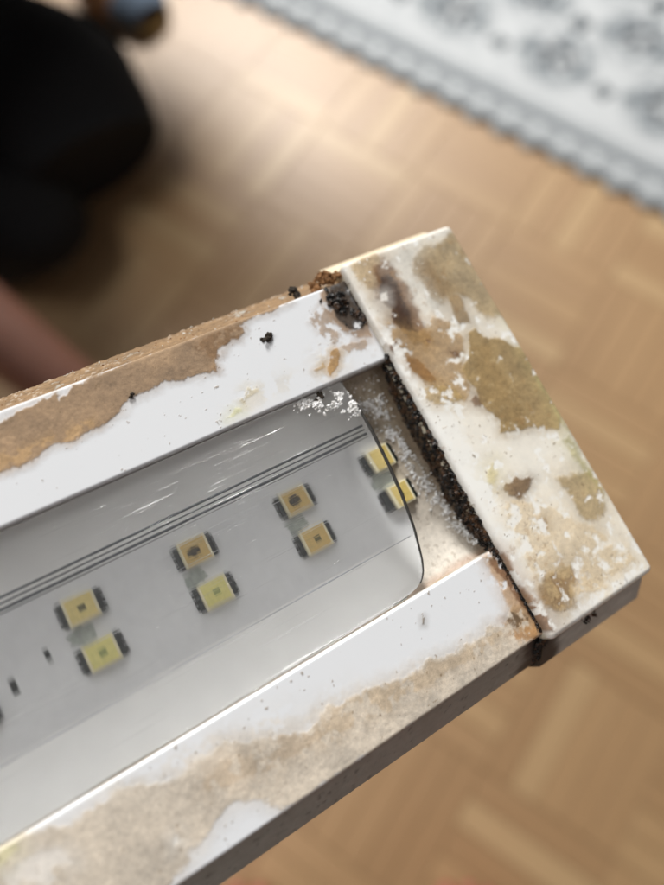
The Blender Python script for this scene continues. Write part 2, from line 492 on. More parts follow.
def person_standing():
    root = bpy.data.objects.new('person', None); root.location = (0, -.42, 0); link(root)
    tag(root, 'barefoot person standing at the bottom edge, only two pink toes in view', 'person')
    q = lambda x, y, z: (x, y + .42, z)
    P, C_, Nk = q(0, -.58, .84), q(0, -.46, 1.18), q(0, -.38, 1.36)
    ch = [[('pel', P, .13), ('wai', q(0, -.54, 1.0), .115), ('che', C_, .13), ('nec', Nk, .05)],
          head_chain('h', 'nec', Nk, q(0, -.30, 1.60))]
    for s, nm, toe in ((-1, 'L', (-.070, -.200, .012)), (1, 'R', (.110, -.199, .012))):
        an = q(toe[0] + s * .028, -.375, .085)
        ch.append([('pel', P, .13), ('h' + nm, q(s * .09, -.57, .78), .085), ('k' + nm, q(toe[0] + s * .03, -.40, .45), .056), ('c' + nm, q(toe[0] + s * .03, -.43, .30), .052), (nm + 'an', an, .036)])
        ch += foot_chains(nm, an, .02, q(*toe), -s)
    ch.append([('che', C_, .12), ('sL', q(-.18, -.43, 1.28), .055), ('eL', q(-.36, -.36, 1.02), .040), ('Lw', q(-.262, -.185, .80), .024)])
    ch += hand_chains('L', q(-.262, -.185, .80), (.55, .80, -.12), (.8, -.5, .35), (-.35, .25, -1.0), .5, .5)
    ch.append([('che', C_, .12), ('sR', q(.18, -.43, 1.28), .055), ('eR', q(.33, -.50, 1.02), .040), ('Rw', q(.30, -.36, .84), .024)])
    ch += hand_chains('R', q(.30, -.36, .84), (-.1, .8, -.5), (-.9, 0, 0), (0, .5, .8), .5, .4)
    skin_body('body', ch, skin_pink, root, 'pel')
    cl = [[('pel', P, .15), ('wai', q(0, -.54, 1.0), .135), ('che', C_, .15), ('col', q(0, -.40, 1.32), .066)],
          [('che', C_, .14), ('sL', q(-.18, -.43, 1.28), .07), ('eL', q(-.30, -.385, 1.11), .058)],
          [('che', C_, .14), ('sR', q(.18, -.43, 1.28), .07), ('eR', q(.285, -.475, 1.11), .058)]]
    for s, nm, tx in ((-1, 'L', -.07), (1, 'R', .106)):
        cl.append([('pel', P, .15), ('h' + nm, q(s * .09, -.57, .78), .10), ('k' + nm, q(tx + s * .03, -.40, .45), .075), ('c' + nm, q(tx + s * .03, -.43, .22), .068)])
    skin_body('clothing', cl, plain('pale_cloth', (140, 140, 138), .95, .2, 700, .3), root, 'pel')  # unseen cloth, its grey chosen to bounce light onto the bar's flank
    skin_body('hair', [[('a', q(0, -.33, 1.52), .085), ('b', q(0, -.315, 1.57), .09), ('c', q(0, -.30, 1.62), .06)]], hair_mat, root, 'b')
person_standing()

# ------------------------------------------------------------------ slipper on the floor
def slipper():
    root = bpy.data.objects.new('slipper', None); root.location = (-.335, .985, 0); root.rotation_euler = (0, 0, math.radians(-47)); link(root)
    tag(root, 'brown slipper with grey blue band and tan sole lying beyond the black knee', 'slipper')
    n = 28; out = []
    for i in range(n):
        a = 2 * math.pi * i / n
        x = .118 * math.cos(a); w = .044 * (1 + .18 * math.cos(a)) 
        out.append((x, w * math.sin(a)))
    def slab(name, z0, z1, s, m):
        V = [(x * s, y * s, z0) for x, y in out] + [(x * s, y * s, z1) for x, y in out]
        F = [tuple(range(n))[::-1], tuple(range(n, 2 * n))] + [(i, (i + 1) % n, n + (i + 1) % n, n + i) for i in range(n)]
        return mesh_obj(name, V, F, m, root)
    slab('sole', 0.0, .016, 1.0, plain('tan_rubber', (186, 164, 112), .8, .15, 200, .2))
    slab('insole', .0165, .020, .94, plain('brown_felt', (120, 84, 54), .95, .2, 500, .4))
    def vamp(name, x0, x1, lift, m):
        V = []; F = []; nu, nv = 10, 14
        for i in range(nu + 1):
            x = x0 + (x1 - x0) * i / nu
            c = max(-1, min(1, x / .118)); w = .044 * (1 + .18 * c) * math.sqrt(max(0.02, 1 - c * c)) + .003 + lift * .3
            h = (.052 - .30 * max(0, x - .0)) + lift
            for j in range(nv + 1):
                t = math.pi * j / nv
                V.append((x, w * math.cos(t), .010 + max(.008, h) * math.sin(t)))
        for i in range(nu):
            for j in range(nv):
                a = i * (nv + 1) + j; F.append((a, a + nv + 1, a + nv + 2, a + 1))
        o = mesh_obj(name, V, F, m, root, True)
        sd = o.modifiers.new('thickness', 'SOLIDIFY'); sd.thickness = .003
    vamp('upper', -.03, .078, 0, plain('brown_leather', (140, 100, 64), .7, .15, 500, .3))
    vamp('toe_band', .06, .106, .003, plain('grey_blue_cloth', (92, 106, 122), .9, .15, 300, .2))
slipper()

# ------------------------------------------------------------------ the lamp
# lamp axes: X along the bar towards its end cap, Y across, Z out of its face (millimetres)
UPPER_STAINS = [
  ('crust', 0.96, 0.18, 0.45, 0.1, 0.0, (154, 126, 95), [(-37.8,19.8),(-33.5,19.9),(-30.4,19.7),(-28.4,20.3),(-26.8,20.2),(-24.5,20.2),(-21.9,20.6),(-19.2,21.1),(-17.6,22.0),(-16.9,22.0),(-15.0,22.2),(-13.0,22.3),(-11.2,22.0),(-8.8,21.6),(-7.1,21.7),(-6.5,21.2),(-6.1,22.5),(-4.7,23.6),(-3.0,24.2),(-1.9,24.2),(-0.9,24.7),(-1.1,25.8),(1.2,26.0),(4.0,25.8),(6.9,26.4),(3.8,26.7),(-6.2,26.7),(-14.2,26.6),(-19.3,26.4),(-22.8,26.2),(-23.9,25.3),(-24.8,25.4),(-24.8,26.2),(-27.8,25.9),(-31.2,25.5),(-35.6,25.4)]),
  ('pale', 0.55, 0.5, 0.6, 0.02, 0.35, (205, 190, 165), [(6.4,18.2),(8.7,18.9),(10.4,17.7),(9.2,15.5),(6.5,14.5),(4.9,16.1)]),
  ('patch', 0.95, 0.12, 0.3, 0.06, 0.05, (168, 132, 84), [(8.2,18.2),(9.3,18.2),(9.3,17.0),(8.1,15.8),(6.5,15.1),(6.5,16.1),(7.4,17.0)]),
  ('bit', 0.8, 0.1, 0.3, 0.03, 0.2, (176, 145, 100), [(4.6,16.5),(5.9,16.7),(6.7,17.0),(6.6,16.3),(5.2,16.1)]),
  ('yel', 0.7, 0.25, 0.4, 0.02, 0.35, (206, 190, 150), [(-5.6,17.1),(-4.2,17.9),(-2.8,17.4),(-3.2,16.8),(-4.7,16.6),(-5.6,16.2)]),
  ('grn', 0.7, 0.25, 0.3, 0.02, 0.3, (205, 203, 140), [(-8.4,15.3),(-6.9,16.1),(-5.9,15.9),(-6.1,15.3),(-7.5,15.1)]),
  ('faint', 0.35, 0.6, 0.8, 0.0, 0.5, (215, 205, 185), [(-1.0,17.7),(2.1,17.5),(2.2,15.6),(-3.5,15.2),(-7.7,15.6),(-5.7,16.8)]),
  ('halo', 0.8, 0.4, 0.5, 0.03, 0.4, (150, 112, 66), [(11.9,27.5),(15.3,27.8),(15.6,24.8),(15.6,20.3),(14.5,17.3),(13.0,18.2),(11.5,19.8),(10.6,22.3),(10.8,25.0)]),
  ('specks', 0.7, 0.15, 0.4, 0.02, 0.55, (150, 118, 80), [(7.4,23.6),(10.9,24.2),(10.7,21.2),(10.6,18.1),(13.6,17.7),(13.6,15.8),(10.7,17.0),(8.4,19.8)]),
  ('dark', 0.9, 0.2, 0.4, 0.05, 0.1, (40, 30, 22), [(12.7,27.0),(15.8,27.2),(15.8,24.4),(15.5,20.7),(14.2,19.0),(12.4,19.9),(11.5,21.6),(11.4,23.8)]),
  ('b2', 0.75, 0.2, 0.6, 0.05, 0.35, (128, 98, 68), [(-8.1,25.7),(-4.5,26.0),(-1.1,25.8),(-0.9,24.6),(-3.1,24.1),(-4.8,23.4),(-6.7,21.3),(-6.7,24.4)]),
  ('b3', 0.6, 0.2, 0.6, 0.03, 0.4, (190, 155, 110), [(-32.8,21.7),(-29.6,21.5),(-22.7,21.6),(-22.5,20.7),(-27.8,20.4),(-33.4,20.1)]),
]
LOWER_STAINS = [
  ('crust', 0.88, 0.4, 0.6, 0.06, 0.0, (200, 186, 166), [(-50.8,-13.5),(-47.4,-14.1),(-45.6,-14.4),(-42.9,-15.0),(-40.7,-15.6),(-38.2,-15.8),(-36.8,-15.5),(-35.0,-15.8),(-33.3,-16.7),(-30.9,-17.4),(-29.2,-17.1),(-27.2,-17.0),(-25.6,-17.2),(-24.4,-17.3),(-22.3,-18.0),(-21.1,-18.4),(-19.1,-20.0),(-17.4,-20.4),(-15.1,-20.5),(-14.9,-19.5),(-13.6,-19.5),(-12.0,-20.4),(-9.2,-20.2),(-6.8,-20.9),(-4.2,-21.4),(0.1,-21.5),(3.7,-22.0),(6.0,-22.2),(9.1,-22.3),(11.5,-22.5),(13.8,-21.6),(16.0,-22.1),(15.4,-27.4),(12.8,-27.0),(-7.4,-26.7),(-16.9,-26.5),(-20.6,-26.3),(-22.2,-25.9),(-24.2,-24.4),(-26.2,-23.2),(-28.0,-23.3),(-30.1,-23.8),(-32.0,-24.3),(-33.5,-24.9),(-36.9,-26.6),(-53.7,-20.9)]),
  ('d2', 0.6, 0.5, 0.7, 0.04, 0.35, (176, 152, 122), [(-29.3,-17.2),(-24.6,-17.5),(-21.2,-18.6),(-17.5,-20.7),(-15.4,-20.7),(-14.5,-22.4),(-20.8,-22.1),(-26.3,-21.0),(-29.2,-19.8)]),
  ('d3', 0.6, 0.4, 0.7, 0.04, 0.3, (186, 163, 132), [(-14.8,-20.4),(-9.4,-20.5),(-4.4,-21.7),(1.3,-22.2),(10.4,-22.9),(9.5,-24.1),(-1.4,-23.9),(-11.0,-23.3),(-15.3,-22.5)]),
  ('pale', 0.45, 0.8, 0.8, 0.0, 0.3, (212, 204, 192), [(-36.8,-15.0),(-32.5,-15.0),(-27.3,-15.9),(-21.8,-16.9),(-15.3,-18.9),(-12.8,-19.2),(-10.2,-19.5),(-17.2,-20.2),(-28.6,-18.5),(-37.2,-15.8)]),
  ('wh', 0.7, 0.4, 0.5, 0.0, 0.3, (222, 218, 212), [(-48.2,-16.0),(-44.5,-16.4),(-42.8,-17.0),(-42.2,-19.0),(-44.0,-18.6),(-43.8,-19.9),(-45.8,-19.6),(-47.0,-17.8),(-48.8,-17.6)]),
  ('wh2', 0.75, 0.3, 0.4, 0.0, 0.2, (225, 222, 216), [(-33.7,-22.2),(-32.8,-22.1),(-32.8,-23.1),(-33.9,-23.1)]),
  ('green', 0.6, 0.4, 0.4, 0.0, 0.3, (205, 200, 150), [(-48.5,-14.6),(-46.8,-14.5),(-45.9,-14.6),(-46.0,-15.4),(-48.1,-15.9)]),
  ('joint', 0.8, 0.5, 0.6, 0.04, 0.25, (196, 158, 112), [(13.3,-14.4),(15.1,-14.8),(15.2,-19.6),(15.5,-22.8),(15.9,-26.0),(13.8,-26.5),(12.5,-24.7),(12.9,-22.1),(13.1,-18.9)]),
  ('jd', 0.85, 0.3, 0.4, 0.04, 0.3, (110, 72, 40), [(13.5,-15.1),(15.0,-15.3),(15.4,-19.2),(15.8,-22.9),(15.9,-26.3),(14.9,-26.3),(14.4,-22.4),(14.1,-18.6)]),
  ('spot', 0.9, 0.15, 0.4, 0.06, 0.3, (95, 75, 52), [(11.6,-22.5),(12.9,-22.1),(13.8,-22.9),(14.3,-24.0),(13.6,-24.6),(12.6,-24.2),(11.6,-23.6)]),
  ('br', 0.8, 0.2, 0.5, 0.04, 0.4, (168, 125, 78), [(10.8,-22.3),(11.8,-23.3),(12.4,-24.8),(14.9,-25.0),(13.9,-26.6),(12.4,-26.0),(11.3,-24.6)]),
  ('tick', 0.8, 0.1, 0.2, 0.03, 0.1, (120, 105, 85), [(1.7,-16.8),(2.1,-16.9),(1.7,-17.6),(1.4,-17.5)]),
]
CAP_STAINS = [
  ('pale', 0.28, 1.08, 1.0, 0.0, 0.32000000000000006, (222, 204, 168), [(16.2,28.4),(25.0,28.0),(33.2,28.0),(33.9,22.0),(34.1,8.0),(34.3,-2.7),(35.0,-12.5),(34.3,-26.3),(31.8,-27.0),(17.3,-26.4),(15.8,-24.9),(16.4,-20.3),(17.2,-11.5),(18.3,-4.7),(18.9,4.1),(16.8,14.2),(15.8,20.9)]),
  ('olA', 0.93, 0.6, 0.6, 0.08, 0.048, (160, 139, 103), [(25.6,25.6),(27.9,26.8),(30.8,26.3),(33.9,27.8),(34.4,26.2),(34.7,21.7),(34.9,17.7),(35.1,14.6),(35.1,12.4),(33.2,13.1),(31.3,13.4),(30.4,14.4),(30.5,15.8),(30.2,17.4),(29.3,18.3),(28.0,17.9),(27.3,18.5),(25.8,17.8),(25.1,18.9),(24.9,20.9),(24.5,23.1)]),
  ('olA3', 0.6, 0.96, 0.8, 0.02, 0.16000000000000003, (128, 100, 64), [(25.6,25.0),(27.6,25.2),(28.3,21.8),(28.6,18.9),(26.8,18.2),(25.3,19.8),(24.9,22.6)]),
  ('olA2', 0.9, 0.36, 0.5, 0.08, 0.08000000000000002, (152, 126, 88), [(27.3,18.5),(29.4,18.4),(29.5,16.9),(29.1,15.1),(28.8,13.9),(27.4,14.2),(26.8,15.7)]),
  ('topl', 0.8, 0.6, 0.6, 0.04, 0.12, (182, 156, 112), [(16.3,28.0),(18.7,28.1),(21.1,28.2),(21.4,26.5),(19.3,25.2),(19.2,22.8),(17.4,23.1),(16.4,25.4)]),
  ('brB', 0.97, 0.72, 0.7, 0.06, 0.04000000000000001, (128, 90, 50), [(19.0,26.4),(21.6,26.8),(22.7,25.0),(22.6,22.2),(22.4,19.1),(22.4,16.4),(22.2,13.3),(20.6,12.8),(19.0,14.6),(18.3,16.8),(17.8,18.2),(18.3,20.2),(17.9,22.3)]),
  ('dkB', 1.0, 0.48, 0.5, 0.08, 0.04000000000000001, (66, 42, 26), [(20.0,24.7),(21.7,24.1),(21.2,21.4),(21.1,18.7),(20.8,16.4),(20.6,13.6),(18.6,14.0),(18.3,16.8),(18.2,18.7),(18.2,20.8),(18.5,23.0)]),
  ('whB', 0.95, 0.3, 0.2, 0.0, 0.0, (222, 218, 210), [(18.4,22.6),(19.4,22.4),(18.9,21.1),(17.8,21.4)]),
  ('dotC', 0.85, 0.48, 0.8, 0.05, 0.336, (165, 132, 86), [(17.6,18.9),(18.5,16.7),(21.7,15.4),(23.9,16.4),(25.6,14.7),(26.3,11.9),(24.3,9.3),(23.5,6.0),(21.1,4.4),(18.4,6.1),(17.2,8.5),(16.5,11.6),(16.5,14.4),(16.3,16.3)]),
  ('olD', 0.97, 0.24, 0.5, 0.1, 0.024, (161, 136, 92), [(27.1,12.6),(28.8,12.7),(29.3,11.5),(30.1,10.7),(31.3,10.6),(32.2,9.2),(33.2,8.2),(34.8,6.9),(34.8,4.6),(34.5,1.4),(34.4,-1.4),(33.9,-3.8),(32.0,-4.8),(29.8,-3.7),(28.2,-2.8),(26.6,-2.4),(25.0,-2.1),(23.8,-1.6),(24.6,0.0),(23.9,1.7),(23.3,3.4),(24.0,5.3),(23.4,6.9),(23.3,8.3),(25.1,9.5),(26.5,10.9)]),
  ('olD2', 0.6, 0.72, 0.8, 0.05, 0.32000000000000006, (140, 114, 72), [(27.2,11.6),(29.6,9.8),(29.0,6.0),(29.3,1.1),(28.7,-2.6),(24.8,-1.6),(24.5,2.0),(24.1,4.6),(25.4,8.3)]),
  ('E1', 0.92, 0.24, 0.5, 0.06, 0.12, (146, 106, 58), [(17.2,13.0),(18.5,12.2),(19.0,10.4),(19.6,8.4),(18.2,8.2),(17.3,9.7),(16.7,11.5)]),
  ('E2', 0.8, 0.36, 0.5, 0.05, 0.2, (172, 144, 92), [(16.7,8.0),(19.5,7.8),(21.1,6.2),(21.2,4.8),(19.2,4.7),(17.3,5.6),(16.4,6.9)]),
  ('dk1', 0.85, 0.24, 0.4, 0.08, 0.24, (100, 68, 42), [(23.4,11.2),(24.5,10.8),(24.5,10.0),(23.3,10.0)]),
  ('dk2', 0.85, 0.24, 0.5, 0.08, 0.24, (110, 80, 52), [(22.0,4.0),(23.4,4.8),(23.7,3.5),(23.5,2.7),(22.3,3.1)]),
  ('dk3', 0.85, 0.24, 0.5, 0.08, 0.24, (95, 64, 38), [(16.4,15.9),(17.1,15.4),(17.0,14.1),(15.5,13.8),(15.4,15.1)]),
  ('olF', 0.9, 0.72, 0.8, 0.08, 0.08000000000000002, (176, 152, 108), [(28.1,-10.0),(30.4,-10.7),(33.4,-11.4),(34.3,-12.8),(34.0,-15.2),(32.8,-16.9),(31.0,-17.8),(29.5,-17.7),(28.5,-16.8),(28.4,-14.8),(28.2,-12.5)]),
  ('green', 0.75, 0.6, 0.6, 0.04, 0.2, (168, 160, 108), [(33.3,-5.7),(33.5,-7.9),(33.8,-12.0),(33.7,-14.7),(32.7,-13.9),(32.6,-11.7),(32.2,-8.8),(31.7,-6.3)]),
  ('greenB', 0.65, 0.48, 0.5, 0.04, 0.24, (170, 160, 112), [(35.1,15.1),(35.3,12.0),(35.1,6.7),(35.0,-1.7),(34.4,-6.3),(33.1,-5.4),(33.1,-0.2),(33.6,7.4),(33.8,11.9)]),
  ('G', 0.95, 0.36, 0.8, 0.1, 0.12, (118, 92, 62), [(19.3,-8.1),(20.8,-8.0),(22.4,-7.9),(24.3,-8.4),(24.5,-9.1),(23.5,-9.8),(21.8,-10.2),(20.8,-10.4),(20.1,-9.3)]),
  ('G2', 0.8, 0.24, 0.4, 0.05, 0.24, (158, 124, 84), [(22.7,-13.7),(23.6,-14.6),(22.9,-15.8),(22.1,-15.1)]),
  ('yel', 0.7, 0.6, 0.4, 0.03, 0.24, (200, 186, 128), [(19.0,-5.0),(20.8,-4.6),(20.3,-6.4),(19.0,-7.3),(18.1,-6.6)]),
  ('H', 0.93, 0.84, 0.9, 0.08, 0.064, (142, 112, 70), [(17.5,-20.5),(19.8,-20.0),(21.8,-20.2),(23.4,-21.2),(23.2,-22.9),(22.2,-24.4),(20.6,-25.3),(18.6,-25.1),(17.0,-24.0),(16.5,-22.2)]),
  ('H2', 0.7, 0.48, 0.6, 0.05, 0.36000000000000004, (92, 66, 38), [(18.7,-20.8),(20.7,-20.7),(21.4,-22.2),(20.6,-24.4),(18.8,-24.3),(17.9,-22.6)]),
  ('edge', 0.85, 0.42, 0.4, 0.06, 0.24, (140, 98, 58), [(15.0,-14.3),(15.7,-15.3),(15.4,-19.8),(16.2,-23.0),(16.6,-26.4),(14.8,-26.5),(14.7,-23.2),(14.6,-19.2)]),
  ('pale2', 0.3, 1.08, 0.9, 0.0, 0.24, (205, 188, 160), [(25.0,-18.3),(30.7,-18.2),(33.3,-18.7),(33.5,-24.8),(29.3,-26.4),(23.8,-25.0),(22.9,-21.6)]),
  ('spk', 0.55, 0.6, 0.8, 0.01, 0.496, (206, 180, 136), [(18.7,-9.3),(24.0,-11.9),(29.9,-19.3),(33.0,-25.4),(25.1,-25.6),(18.4,-24.9),(17.5,-18.8)]),
  ('whtop', 0.7, 0.6, 0.5, 0.0, 0.08000000000000002, (222, 219, 210), [(21.5,25.5),(24.5,27.0),(27.9,26.8),(25.7,25.6),(24.5,23.1),(24.8,20.7),(25.4,17.8),(23.0,16.8),(22.5,19.9),(22.8,23.0)]),
]


def stain_field(X, Y, stains, base=(226, 228, 231), seed=0.0, flecks=0.0):
    """colour, dirt amount and crust height (mm) at points X, Y (mm)"""
    C = np.zeros(X.shape + (3,)); C[:] = lin(base)
    D = np.zeros(X.shape); H = np.zeros(X.shape)
    wx = fbm(X * .55 + 3, Y * .55, seed, 6, .68) - .5; wy = fbm(X * .55 + 31, Y * .55 + 11, seed, 6, .68) - .5
    hol = fbm(X * .8 + 7, Y * .8 + 3, seed + 5, 5, .6)
    tone = fbm(X * .35 + 9, Y * .35 + 2, seed + 9, 5, .6) - .5
    fine = fbm(X * 3.5, Y * 3.5, seed + 2, 3, .7) - .5
    for n, op, soft, warp, thick, holes, c, poly in stains:
        P = np.array(poly); lo = P.min(0) - 3; hi = P.max(0) + 3
        m = (X > lo[0]) & (X < hi[0]) & (Y > lo[1]) & (Y < hi[1])
        if not m.any(): continue
        w_ = warp * 3.4
        d = poly_sdf(X[m] + wx[m] * w_, Y[m] + wy[m] * w_, poly)
        a = np.maximum(sstep(soft, -soft, d), .38 * sstep(soft * 4 + .5, -soft, d))
        a0 = a
        if holes > 0:
            th = .5 + (0.5 - holes) * .42
            deep = np.clip(-d / 2.5, 0, 1) * .05
            a = a * (1 - .92 * sstep(th - .05, th + .07, hol[m] - deep))
        a = a * op
        cv = lin(c)[None, :] * (1 + tone[m] * .75 + fine[m] * .35)[:, None]
        C[m] = C[m] * (1 - a[:, None]) + np.clip(cv, 0, 1) * a[:, None]
        D[m] = np.maximum(D[m] * (1 - a) if thick == 0 else D[m], a if thick > 0 else 0)
        H[m] = H[m] * (1 - a0 * .5) + thick * a0
    if flecks > 0:
        near = sstep(.44, .60, fbm(X * .16 + 5, Y * .16 + 8, seed + 14, 3))
        for sc_, lo_, c in ((.9, .64, (160, 122, 74)), (1.7, .67, (84, 56, 30))):
            a = sstep(lo_, lo_ + .10, fbm(X * sc_ + 71, Y * sc_ + 13, seed + 16, 4, .65)) * near * flecks
            C[:] = C * (1 - a[..., None]) + lin(c) * a[..., None]
            D[:] = np.maximum(D, a)
    # loose specks everywhere
    sp = sstep(.79, .84, fbm(X * 1.9 + 51, Y * 1.9 + 77, seed + 3, 3, .6)) * .7
    C[:] = C * (1 - sp[..., None]) + lin((128, 106, 78)) * sp[..., None]
    D[:] = np.maximum(D, sp)
    H *= .6
    H += D * (fbm(X * 2.6, Y * 2.6, seed + 8, 4, .6) - .5) * .07
    return C, D, H

ROOT_R = Matrix([[0.8378649, -0.4719507, 0.2743082, 0.0013948], [0.3997457, 0.8726734, 0.2804362, -0.0071837], [-0.3717335, -0.1253142, 0.9198427, -0.0860748], [0.0, 0.0, 0.0, 1.0]])
lamp = bpy.data.objects.new('led_light_bar', None)
lamp.matrix_world = Matrix.Translation(cam.location) @ cam.rotation_euler.to_matrix().to_4x4() @ ROOT_R   # where the hand holds it
link(lamp)
tag(lamp, 'dirty white plastic aquarium light bar with yellow chips under a clear cover', 'lamp')

plastic = attr_plastic('stained_white_plastic', 0.30)
XL = -228.0          # the far left end of the bar, out of the picture
XV = -52.0           # dense modelling from here to the right

def axis(a, b, step, extra=()):
    return np.unique(np.concatenate([np.arange(a, b, step), [b], np.array(extra, float)]))

def rail(name, ya, yb, stains, seed, label, inner_first):
    """one long side rail; ya < yb, rounded long edges, dropping wall on the window side"""
    r = .35
    edge = [r * (1 - math.cos(t)) for t in np.linspace(.3, math.pi / 2, 4)]
    ys = np.unique(np.concatenate([axis(ya, yb, .125), [ya + e for e in edge], [yb - e for e in edge]]))
    xs = np.concatenate([np.linspace(XL, XV - 1, 40), axis(XV, 15.6, .125)])
    X, Y = np.meshgrid(xs, ys)
    C, D, H = stain_field(X, Y, stains, seed=seed)
    # old tan grout line along the window edge of the lower rail, dark line under the upper one
    dist = np.minimum(Y - ya, yb - Y)
    drop = np.where(dist < r, r - np.sqrt(np.maximum(0, r * r - (r - dist) ** 2)), 0)
    wav = (fbm(X * .05, Y * .02, seed) - .5) * .10
    Z = -drop + H * np.clip(dist / .5, .2, 1) + wav
    ny, nx = X.shape
    V = np.stack([X, Y, Z], -1).reshape(-1, 3); Cc = C.reshape(-1, 3); Dd = D.reshape(-1)
    idx = np.arange(nx * ny).reshape(ny, nx)
    F = np.stack([idx[:-1, :-1], idx[:-1, 1:], idx[1:, 1:], idx[1:, :-1]], -1).reshape(-1, 4).tolist()
    # walls
    def wall(row, y_, dz, flip, dirtcol, amt):
        nonlocal V, Cc, Dd
        b0 = len(V); k = 5
        rows = [list(idx[row])]
        for j in range(1, k + 1):
            z = Z[row] - dz * j / k
            yy = np.full(nx, y_)
            V = np.concatenate([V, np.stack([xs, yy, z], -1)])
            a = np.clip(amt * (j / k) ** .4 * (0.5 + 1.0 * fbm(xs * .3, xs * 0 + j * .4, seed)), 0, 1)
            Cc = np.concatenate([Cc, lin((222, 224, 227)) * (1 - a[:, None]) + lin(dirtcol) * a[:, None]])
            Dd = np.concatenate([Dd, a])
            rows.append(list(range(b0 + (j - 1) * nx, b0 + j * nx)))
        for p_, q_ in zip(rows[:-1], rows[1:]):
            for i in range(nx - 1):
                F.append((p_[i], q_[i], q_[i + 1], p_[i + 1]) if flip else (p_[i], p_[i + 1], q_[i + 1], q_[i]))
    if inner_first:      # ya is the window edge (upper rail)
        wall(0, ya, 2.6, True, (92, 66, 44), .9); wall(ny - 1, yb, 1.0, False, (180, 146, 98), .8)
    else:
        wall(0, ya, 1.0, True, (150, 140, 122), .5); wall(ny - 1, yb, 2.6, False, (168, 146, 114), 1.0)
    o = mesh_obj(name, V * MM, F, plastic, lamp, True, Cc, Dd)
    o['label'] = label
    return o
rail('side_rail', 14.15, 26.5, UPPER_STAINS, 1.0, 'upper rail with a brown crust along its outer half', True)
rail('side_rail', -26.5, -14.3, LOWER_STAINS, 4.0, 'lower rail with pale beige crust along its outer edge', False)

def housing():
    """flared trough under the rails: sloping flanks, vertical sides, flat back"""
    prof = []
    for t in np.linspace(0, 1, 26): prof.append((26.3 + 3.7 * t, -.75 - 5.2 * t, 1))
    for t in np.linspace(.1, 1, 8): prof.append((30.0 + .35 * math.sin(t * 1.5708), -5.95 - 11 * t, 2))
    prof.append((28.5, -18.2, 3)); prof.append((-28.5, -18.2, 3))
    for t in np.linspace(1, .1, 8): prof.append((-30.5 - .35 * math.sin(t * 1.5708), -5.95 - 11 * t, 4))
    for t in np.linspace(1, 0, 26): prof.append((-26.3 - 4.2 * t, -.75 - 5.2 * t, 5))
    xs = np.concatenate([np.linspace(XL, XV - 1, 40), axis(XV, 15.3, .22)])
    P = np.array(prof); n = len(P)
    X = np.repeat(xs[None, :], n, 0); Y = np.repeat(P[:, :1], len(xs), 1); Z = np.repeat(P[:, 1:2], len(xs), 1).copy(); K = P[:, 2]
    S = np.cumsum(np.r_[0, np.hypot(*np.diff(P[:, :2], axis=0).T)])[:, None] + X * 0
    up = (K <= 2)[:, None] & (X > -999); lo = (K >= 4)[:, None] & (X > -999)
    C = np.zeros(X.shape + (3,)); C[:] = lin((178, 177, 169)); D = np.zeros(X.shape)
    nz = fbm(X * .5, S * .9, 11, 5, .7); nf = fbm(X * 2.5, S * 2.5, 13, 4, .7)
    a = np.where(up, sstep(.28, .42, nz + .08), 0) * .97
    c_up = lin((134, 106, 74))[None, None, :] * (1 + (nz - .5) * .9 + (nf - .5) * .7)[..., None]
    C = C * (1 - a[..., None]) + c_up * a[..., None]; D = np.maximum(D, a)
    w = np.where(up, sstep(.60, .68, nf) * sstep(.45, .6, fbm(X * .25, S * .3, 21, 3)), 0) * .3
    C = C * (1 - w[..., None]) + lin((226, 222, 214)) * w[..., None]
    b = np.where(lo, .4 + .8 * (nz - .5), 0)
    C = C * (1 - b[..., None]) + lin((146, 145, 136)) * b[..., None]  # lower flank greyed: shade of the side facing away put into colour
    s2 = np.where(lo, sstep(.72, .78, fbm(X * 1.3, S * 1.3, 31, 3)), 0) * .4
    C = C * (1 - s2[..., None]) + lin((60, 54, 44)) * s2[..., None]; D = np.maximum(D, np.where(lo, .35 + s2 * .5, 0))
    # soaked dark patch beside the cap joint on the lower flank
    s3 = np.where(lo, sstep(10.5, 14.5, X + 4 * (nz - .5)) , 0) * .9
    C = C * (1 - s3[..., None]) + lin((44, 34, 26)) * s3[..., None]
    hgt = np.where(up, a * (nf - .35) * .35 + w * .12, (nf - .5) * .12)
    nyv = np.where(K == 1, .73, np.where(K == 2, 1, np.where(K == 5, -.73, np.where(K == 4, -1, 0))))[:, None]
    nzv = np.where((K == 1) | (K == 5), .68, 0)[:, None]
    Y = Y + nyv * hgt; Z = Z + nzv * hgt
    nx = len(xs); idx = np.arange(n * nx).reshape(n, nx)
    F = np.stack([idx[:-1, :-1], idx[1:, :-1], idx[1:, 1:], idx[:-1, 1:]], -1).reshape(-1, 4).tolist()
    F.append(tuple(int(i) for i in idx[:, 0][::-1])); F.append(tuple(int(i) for i in idx[:, -1]))
    V = np.stack([X, Y, Z], -1).reshape(-1, 3)
    mesh_obj('housing', V * MM, F, plastic, lamp, True, C.reshape(-1, 3), D.reshape(-1))
housing()

